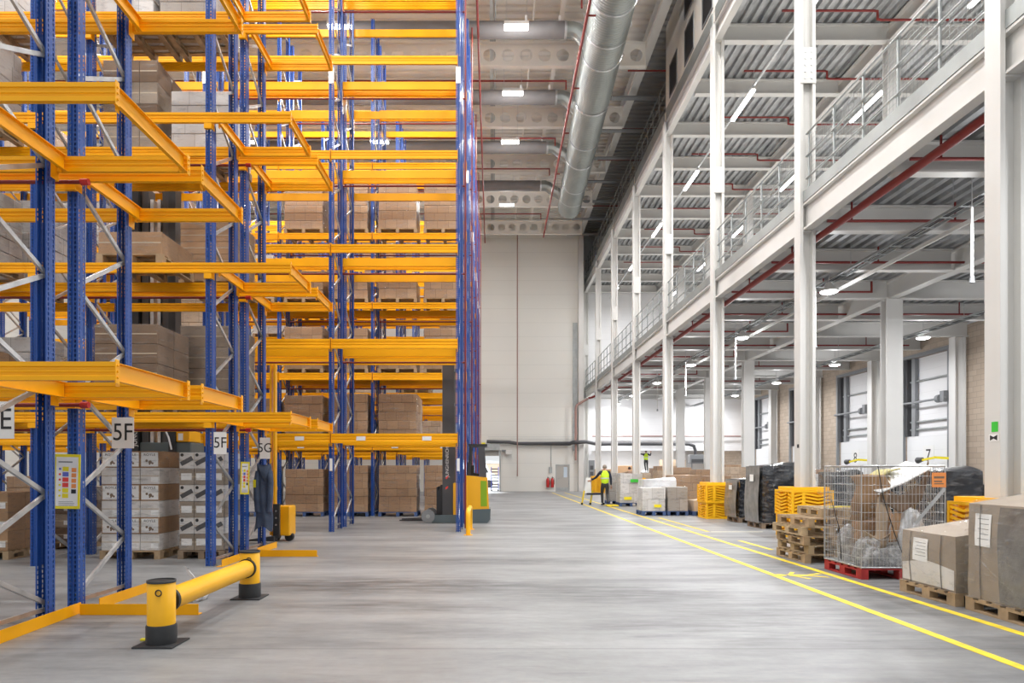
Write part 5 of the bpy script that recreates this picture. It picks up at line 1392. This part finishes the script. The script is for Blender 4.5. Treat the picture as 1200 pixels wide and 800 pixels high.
def person(label, loc, rz, J, top, legs, hair, vest=True, seated=False):
    t_ = thing('person', label, 'person', loc, rz)
    V = Vector
    # body: head, neck, hands with five fingers
    jb = {'chest': (J['neck']-V((0,0,.12)), .055), 'neck': (J['neck']+V((0,0,.01)), .050), 'jaw': (J['head']-V((0,-.01,.055)), (.062, .066)), 'skull': (J['head']+V((0,.0,.04)), (.078, .092)), 'crown': (J['head']+V((0,.0,.10)), (.05, .06))}
    eb = [('chest', 'neck'), ('neck', 'jaw'), ('jaw', 'skull'), ('skull', 'crown')]
    for s in ('l', 'r'):
        w_, h_ = J['wrist_'+s], J['hand_'+s]; el = J['elbow_'+s]; sh = J['shoulder_'+s]
        d = (h_-w_).normalized(); q = d.cross(V((0, 1, 0))).normalized() if abs(d.y) < .9 else V((1, 0, 0))
        jb['sh'+s] = (sh, .045); jb['el'+s] = (el, .038); jb['wr'+s] = (w_, .026); jb['pa'+s] = (w_+d*.06, (.036, .018))
        eb += [('chest', 'sh'+s), ('sh'+s, 'el'+s), ('el'+s, 'wr'+s), ('wr'+s, 'pa'+s)]
        for k, (off, ln) in enumerate(((-.030, .068), (-.010, .078), (.010, .074), (.030, .058))):
            b0 = w_+d*.09+q*off; b1 = b0+d*ln*.5; b2 = b0+d*ln*.9+V((0, .018, 0))
            for n_, p in (('a', b0), ('b', b1), ('c', b2)): jb[f'f{k}{n_}{s}'] = (p, .0095)
            eb += [('pa'+s, f'f{k}a{s}'), (f'f{k}a{s}', f'f{k}b{s}'), (f'f{k}b{s}', f'f{k}c{s}')]
        jb['t0'+s] = (w_+d*.045+q*.045, .011); jb['t1'+s] = (w_+d*.085+q*.060+V((0, .012, 0)), .009)
        eb += [('pa'+s, 't0'+s), ('t0'+s, 't1'+s)]
    body = skinned('body', jb, eb, 'skin', t_)
    hd = J['head']
    f = MB().lathe((hd.x, hd.y+.095, hd.z-.035), [(.008, 0), (.014, .01), (.006, .035)], 8); obj('nose', f, 'skin', t_)
    for s in (-1, 1):
        obj('eye', MB().cyl((hd.x+s*.03, hd.y+.082, hd.z+.005), (hd.x+s*.03, hd.y+.092, hd.z+.005), .010, .006, 8), 'ink', t_)
        obj('ear', MB().bbox(hd.x+s*.082-.01, hd.x+s*.082+.01, hd.y-.02, hd.y+.02, hd.z-.03, hd.z+.035, .008), 'skin', t_)
    obj('mouth', MB().bbox(hd.x-.022, hd.x+.022, hd.y+.080, hd.y+.090, hd.z-.062, hd.z-.054, .003), 'sign_red', t_)
    bm = bmesh.new(); bmesh.ops.create_icosphere(bm, subdivisions=3, radius=1)
    for v in bm.verts:
        v.co = V((v.co.x*.090, v.co.y*.102, v.co.z*.098))
        if v.co.y > .02 and v.co.z < .045: v.co.z = .045
        if v.co.z < -.05: v.co.z = -.05
        v.co += hd+V((0, -.006, .05))
    me = bpy.data.meshes.new('hair'); bm.to_mesh(me); bm.free(); me.materials.append(M[hair]); me.polygons.foreach_set('use_smooth', [True]*len(me.polygons)); link('hair', me, t_)
    # clothing
    P_ = J['pelvis']
    jj = {'hips': (P_+V((0,0,.02)), (.15, .115)), 'waist': (P_.lerp(J['neck'], .4), (.145, .11)), 'chest': (P_.lerp(J['neck'], .78), (.165, .115)), 'collar': (J['neck']-V((0,0,.03)), .075)}
    ej = [('hips', 'waist'), ('waist', 'chest'), ('chest', 'collar')]
    for s in ('l', 'r'):
        jj['sh'+s] = (J['shoulder_'+s], .072); jj['el'+s] = (J['elbow_'+s], .055); jj['wr'+s] = (J['wrist_'+s].lerp(J['elbow_'+s], .06), .042)
        ej += [('chest', 'sh'+s), ('sh'+s, 'el'+s), ('el'+s, 'wr'+s)]
    skinned('jacket', jj, ej, top, t_)
    if vest:
        jv = {'hem': (P_+V((0,0,-.07)), (.185, .148)), 'waist': (P_.lerp(J['neck'], .4), (.178, .14)), 'chest': (P_.lerp(J['neck'], .80), (.19, .142)), 'collar': (J['neck']-V((0,0,.035)), (.085, .085))}
        for s in ('l', 'r'): jv['sh'+s] = (J['shoulder_'+s].lerp(J['neck'], .18), .092)
        skinned('hi_vis_vest', jv, [('hem', 'waist'), ('waist', 'chest'), ('chest', 'collar'), ('chest', 'shl'), ('chest', 'shr')], 'hi_vis', t_)
        wv = P_.lerp(J['neck'], .42)
        def band(z0, cx, cy, rx, ry):
            f = MB(); n = 28; vs = []
            for zz in (z0-.025, z0+.025): vs += [(cx+rx*math.cos(2*PI*i/n), cy+ry*math.sin(2*PI*i/n), zz) for i in range(n)]
            return f.add(vs, [(i, (i+1) % n, n+(i+1) % n, n+i) for i in range(n)], True)
        obj('reflective_band', band(wv.z, wv.x, wv.y, .19, .152), 'reflective', t_)
    jt = {'pelvis': (P_+V((0,0,.02)), (.15, .115)), 'belt': (P_+V((0,0,.13)), (.14, .105))}; et = [('pelvis', 'belt')]
    for s in ('l', 'r'):
        jt['hip'+s] = (J['hip_'+s]-V((0,0,.05)), .090); jt['kn'+s] = (J['knee_'+s], .064); jt['an'+s] = (J['ankle_'+s], .05)
        et += [('pelvis', 'hip'+s), ('hip'+s, 'kn'+s), ('kn'+s, 'an'+s)]
    skinned('trousers', jt, et, legs, t_)
    for s in ('l', 'r'):
        a = J['ankle_'+s]; d = J.get('toe_'+s, a+V((0, .16, -.05)))-a
        skinned('shoe', {'heel': (a+V((0, -.03, -.035)), .040), 'ball': (a+d*.7, (.045, .030)), 'toe': (a+d*1.0, (.038, .024))}, [('heel', 'ball'), ('ball', 'toe')], 'charcoal', t_, 1)
    return t_
V = Vector
walk = dict(pelvis=V((0,0,.93)), neck=V((0,.04,1.49)), head=V((0,.065,1.60)),
    shoulder_l=V((-.19,.03,1.425)), elbow_l=V((-.36,.10,1.20)), wrist_l=V((-.56,.22,1.08)), hand_l=V((-.64,.27,1.05)),
    shoulder_r=V((.19,.03,1.425)), elbow_r=V((.25,-.02,1.14)), wrist_r=V((.27,.05,.86)), hand_r=V((.28,.07,.76)),
    hip_l=V((-.095,0,.88)), knee_l=V((-.10,.16,.50)), ankle_l=V((-.09,.10,.09)), toe_l=V((-.10,.26,.03)),
    hip_r=V((.095,0,.88)), knee_r=V((.10,.0,.48)), ankle_r=V((.09,-.24,.13)), toe_r=V((.09,-.14,.03)))
person('worker in a bright yellow-green vest and dark clothes walking away along the walkway', (4.78, 29.0, 0), 0., walk, 'navy_cloth', 'charcoal', 'hair_grey')
climb = dict(pelvis=V((0,0,.93)), neck=V((.02,.10,1.47)), head=V((.03,.15,1.58)),
    shoulder_l=V((-.18,.08,1.40)), elbow_l=V((-.40,.12,1.42)), wrist_l=V((-.60,.20,1.55)), hand_l=V((-.68,.24,1.60)),
    shoulder_r=V((.20,.08,1.40)), elbow_r=V((.36,.05,1.30)), wrist_r=V((.42,.15,1.52)), hand_r=V((.43,.18,1.62)),
    hip_l=V((-.095,0,.88)), knee_l=V((-.06,.08,.48)), ankle_l=V((.0,.02,.09)), toe_l=V((-.02,.18,.03)),
    hip_r=V((.095,0,.88)), knee_r=V((.12,.10,.48)), ankle_r=V((.14,.0,.09)), toe_r=V((.15,.16,.03)))
PYY = 53.4
person('worker in pale yellow vest standing on a raised platform with arms lifted, beyond the goods', (PXx(757, PYY), PYY, PZ(556, PYY)+.2), 0., climb, 'navy_cloth', 'charcoal', 'hair_dark')
zp = PZ(556, PYY)+.2
t_ = thing('work_platform', 'grey work platform the pale-vested worker stands on in the packing room', 'platform', (PXx(760, PYY), PYY, 0))
obj('deck', MB().box(-1.0, 1.2, -.6, .6, zp-.08, zp-.012), 'galv_dull', t_)
for sx_ in (-.95, 1.1):
    for sy in (-.55, .5): obj('leg', MB().box(sx_, sx_+.06, sy, sy+.06, .0005, zp-.0805), 'galv_dull', t_)
lean = dict(pelvis=V((0,0,.90)), neck=V((-.02,.05,1.44)), head=V((.0,.08,1.555)),
    shoulder_l=V((-.18,.05,1.36)), elbow_l=V((-.44,.10,1.30)), wrist_l=V((-.70,.12,1.28)), hand_l=V((-.78,.12,1.27)),
    shoulder_r=V((.18,.05,1.36)), elbow_r=V((.26,.10,1.12)), wrist_r=V((.20,.25,1.0)), hand_r=V((.18,.32,.97)),
    hip_l=V((-.095,0,.86)), knee_l=V((-.10,.04,.47)), ankle_l=V((-.10,.0,.09)), toe_l=V((-.10,.16,.03)),
    hip_r=V((.095,0,.86)), knee_r=V((.10,.04,.47)), ankle_r=V((.10,.0,.09)), toe_r=V((.10,.16,.03)))
person('person in brown clothes half hidden behind the green-labelled pallet with an arm stretched out', (PXx(738, 40), 40.0, 0.02), 0., lean, 'carton_dark', 'charcoal', 'hair_dark', vest=False)

# picking trolley the walking worker holds
t_ = thing('picking_trolley', 'white and yellow trolley frame with a dark tray held by the walking worker', 'trolley', (4.12, 29.72, 0))
obj('back_panel', MB().hexa([(-.14,-.02,.50),(.18,-.02,.50),(.18,.02,.50),(-.14,.02,.50),(-.04,-.02,1.18),(.16,-.02,1.18),(.16,.02,1.18),(-.04,.02,1.18)]), 'foam_white', t_)
for s, x0 in ((0, -.22), (0, .14)): obj('leg', MB().bar((x0+.10, .0, .62), (x0, 0, .05), .07, .05), 'line_yellow', t_)
obj('leg', MB().bar((.75, .0, .50), (.72, 0, .05), .05, .05), 'plastic_white', t_); obj('leg', MB().bar((.22, .25, .50), (.22, .25, .05), .05, .05), 'plastic_white', t_)
obj('tray', MB().bbox(.0, .62, -.15, .35, .44, .52, .02), 'navy_cloth', t_)
obj('handle', MB().path([(.16, 0, 1.0), (.22, 0, 1.1), (.20, 0, 1.16)], .02, 8), 'charcoal', t_)
for x in (-.22, .14, .72): obj('wheel', MB().cyl((x, -.03, .05), (x, .03, .05), .049, n=12), 'black_rubber', t_)
tag(obj('step_pad', MB().bbox(-.25, .25, -.2, .2, .004, .07, .03), 'line_yellow', None, (5.0, 28.5, 0)), 'low yellow pad on the floor at the feet of the walking worker', 'pad')
# door, extinguishers and fittings on the back wall
o = bpy.data.objects.new('door_9', None); COL.objects.link(o); o['kind'] = 'structure'; o.location = ((px0+px1)/2, YB, 0)
w = (px1-px0)/2
obj('frame', MB().box(-w+.001, -w+.07, .0, .12, .001, pz-.001).box(w-.07, w-.001, .0, .12, .001, pz-.001).box(-w+.071, w-.071, .0, .12, pz-.07, pz-.001), 'galv_dull', o)
obj('leaf', MB().box(-w+.072, w-.072, .04, .09, .01, pz-.072), 'door_grey', o)
obj('kick_plate', MB().box(-w+.09, w-.09, .034, .0395, .03, .28), 'galv_dull', o)
obj('vision_panel', MB().box(.08, .34, .034, .0395, 1.0, 1.75), 'sky_pane', o)
obj('handle', MB().path([(-.3, .03, .95), (-.3, -.03, .95), (-.17, -.03, .95)], .014, 6), 'galv', o)
for k, px in enumerate((642, 647.3)):
    x = PXx(px, YB-.2)
    t_ = thing('fire_extinguisher', ('red fire extinguisher on the back wall farther from the grey door', 'red fire extinguisher on the back wall next to the grey door')[k], 'fire extinguisher', (x, YB-.16, .30), group='pair of extinguishers on the back wall')
    obj('cylinder', MB().lathe((0, 0, 0), [(.10, 0), (.115, .03), (.115, .52), (.08, .62), (.035, .66)], 16), 'ext_red', t_)
    obj('valve', MB().lathe((0, 0, .66), [(.03, 0), (.03, .07)], 10).bar((0, 0, .75), (.0, -.13, .78), .03, .02), 'charcoal', t_)
    obj('hose', MB().path([(.03, -.05, .7), (.13, -.06, .62), (.14, -.06, .3), (.12, -.06, .2)], .017, 6), 'charcoal', t_)
    obj('bracket', MB().box(-.05, .05, .116, .158, .3, .4), 'mid_grey', t_)
t_ = thing('alarm_box', 'small grey call point box on the back wall above the extinguishers', 'call point', (PXx(645, YB), YB-.001, PZ(552, YB)))
obj('box', MB().bbox(-.12, .12, -.1, 0, -.12, .3, .02), 'galv_dull', t_); obj('conduit', MB().cyl((.05, -.04, .3), (.05, -.04, 1.82), .025, n=8), 'galv_dull', t_)
t_ = thing('wall_light_box', 'white box light on a bracket over the loading opening', 'light', (PXx(596, YB), YB-.35, PZ(530, YB)))
obj('box', MB().bbox(-.22, .22, -.2, .2, -.14, .14, .03), 'white_steel', t_); obj('bracket', MB().box(-.5, -.2, .0, .3, .1, .18), 'mid_grey', t_); obj('mount', MB().box(-.05, .05, .2, .349, -.05, .05), 'mid_grey', t_)
# loading opening: shutter box, and what stands outside
t_ = thing('roller_shutter', 'grey rolled-up shutter at the head of the loading opening', 'shutter', ((dx0+dx1)/2, YB, dz))
obj('barrel_box', MB().box(-1.55, 1.55, -.32, -.002, -.02, .42), 'galv_dull', t_); obj('curtain', MB().box(-1.5, 1.5, .05, .09, -.42, -.001), 'door_grey', t_)
for s in (-1, 1): obj('guide', MB().box(s*1.57-.05, s*1.57+.05, -.10, -.003, -dz+.001, -.021), 'galv_dull', t_)
mb = MB().box(-12, 6.1, YB+.21, 75, -.31, -.005); o = struct('ground_yard', mb, 'asphalt')
t_ = thing('roll_cage', 'dark blue roll cage standing outside the loading opening', 'roll cage', (.18, YB+1.0, 0))
for s in (-1, 1): obj('upright', MB().box(s*.26-.03, s*.26+.03, -.3, .3, .12, 1.75), 'sign_blue', t_)
for k in range(7): obj('shelf_bar', MB().box(-.229, .229, -.3, .3, .25+.22*k, .32+.22*k), 'navy_cloth', t_)
for s in (-.24, .24): obj('castor', MB().cyl((s, -.03, .06), (s, .03, .06), .059, n=10), 'black_rubber', t_)
t_ = thing('parked_van', 'pale van with dark windows parked outside the loading opening', 'van', (-1.6, 60, 0))
obj('body', MB().prism([(-2.2,.35),(2.2,.35),(2.2,1.0),(1.5,1.25),(1.0,2.1),(-2.2,2.1)], 'y', -.9, .9), 'foam_white', t_)
obj('window', MB().prism([(.2,1.3),(1.3,1.3),(.95,1.95),(.2,1.95)], 'y', -.91, -.901), 'charcoal', t_)
for x in (-1.3, 1.3): obj('wheel', MB().cyl((x, -.92, .34), (x, -.7, .34), .339, n=18), 'black_rubber', t_)
t_ = thing('brick_building', 'low red-brown building beyond the yard outside the loading opening', 'building', (0, 70, 0))
obj('facade', MB().box(-11, 5, 0, 1, .0, 2.2), 'brick_wall', t_); obj('parapet', MB().box(-11.1, 5.1, -.05, 1.05, 2.21, 2.5), 'galv_dull', t_)
# markers on the first column
t_ = thing('column_marker', 'small green marker stuck on the first mezzanine column', 'marker', (XC-.176, 9.40, 2.10)); obj('plate', MB().box(-.003, -.0005, -.06, .06, -.07, .07), 'green_paint', t_)
t_ = thing('column_marker', 'small black and white bow-shaped marker on the first mezzanine column', 'marker', (XC-.176, 9.42, 1.95))
obj('plate', MB().box(-.003, -.0005, -.09, .09, -.05, .05), 'paper', t_)
obj('bow_mark', MB().prism([(-.07,-.04),(0,-.01),(.07,-.04),(.07,.04),(0,.01),(-.07,.04)], 'x', -.0045, -.0032), 'ink', t_)
t_ = thing('column_marker', 'tiny dark marker on the second mezzanine column', 'marker', (XC-.176, 15.45, 2.05)); obj('plate', MB().box(-.003, -.0005, -.05, .05, -.04, .04), 'ink', t_)
# pale cabinets and boxes in the packing room
for k, (x, y, w_, h_, c) in enumerate(((8.9, 56, 1.6, 1.6, 'carton'), (10.9, 57, 1.4, 1.9, 'carton'), (13.4, 56.5, 1.8, 1.5, 'white_wall'), (15.3, 58, 2.0, 2.4, 'carton_pale'), (17.2, 56, 1.4, 1.2, 'carton'))):
    t_ = thing('storage_bin', f'bulk bin standing in the bright packing room, {ORD[k]} from the walkway side', 'bin', (x, y, 0), group='bulk bins in the packing room')
    obj('bin_body', MB().bbox(-w_/2, w_/2, -.5, .5, .12, h_, .03), c, t_)
    for s in (-1, 1): obj('skid', MB().box(s*w_*.35-.06, s*w_*.35+.06, -.5, .5, .0005, .1195), 'wood', t_)
t_ = thing('dark_display_cabinet', 'dark grey cabinet with small windows beyond the walking worker', 'cabinet', (PXx(693.5, 50), 50.2, 0))
obj('carcass', MB().bbox(-.2, .22, -.15, .15, .0005, 2.25, .02), 'mid_grey', t_)
for z in (1.1, 1.55): obj('door_pane', MB().box(-.12, .12, -.156, -.1505, z, z+.3), 'dark_grey', t_)

# ------------------------------------------------------------------ world and view
w = bpy.data.worlds.new('daylight'); S.world = w; w.use_nodes = True
bg = w.node_tree.nodes['Background']; bg.inputs[0].default_value = (.95, .98, 1, 1); bg.inputs[1].default_value = WORLD
S.view_settings.view_transform = 'Standard'; S.view_settings.look = 'None'
S.view_settings.gamma = 1; S.view_settings.use_curve_mapping = False
S.view_settings.exposure = EXPO
S.cycles.use_denoising = True; S.cycles.max_bounces = 8; S.cycles.diffuse_bounces = 4; S.cycles.glossy_bounces = 3
S.cycles.transparent_max_bounces = 16; S.cycles.sample_clamp_indirect = 6; S.cycles.caustics_reflective = False; S.cycles.caustics_refractive = False
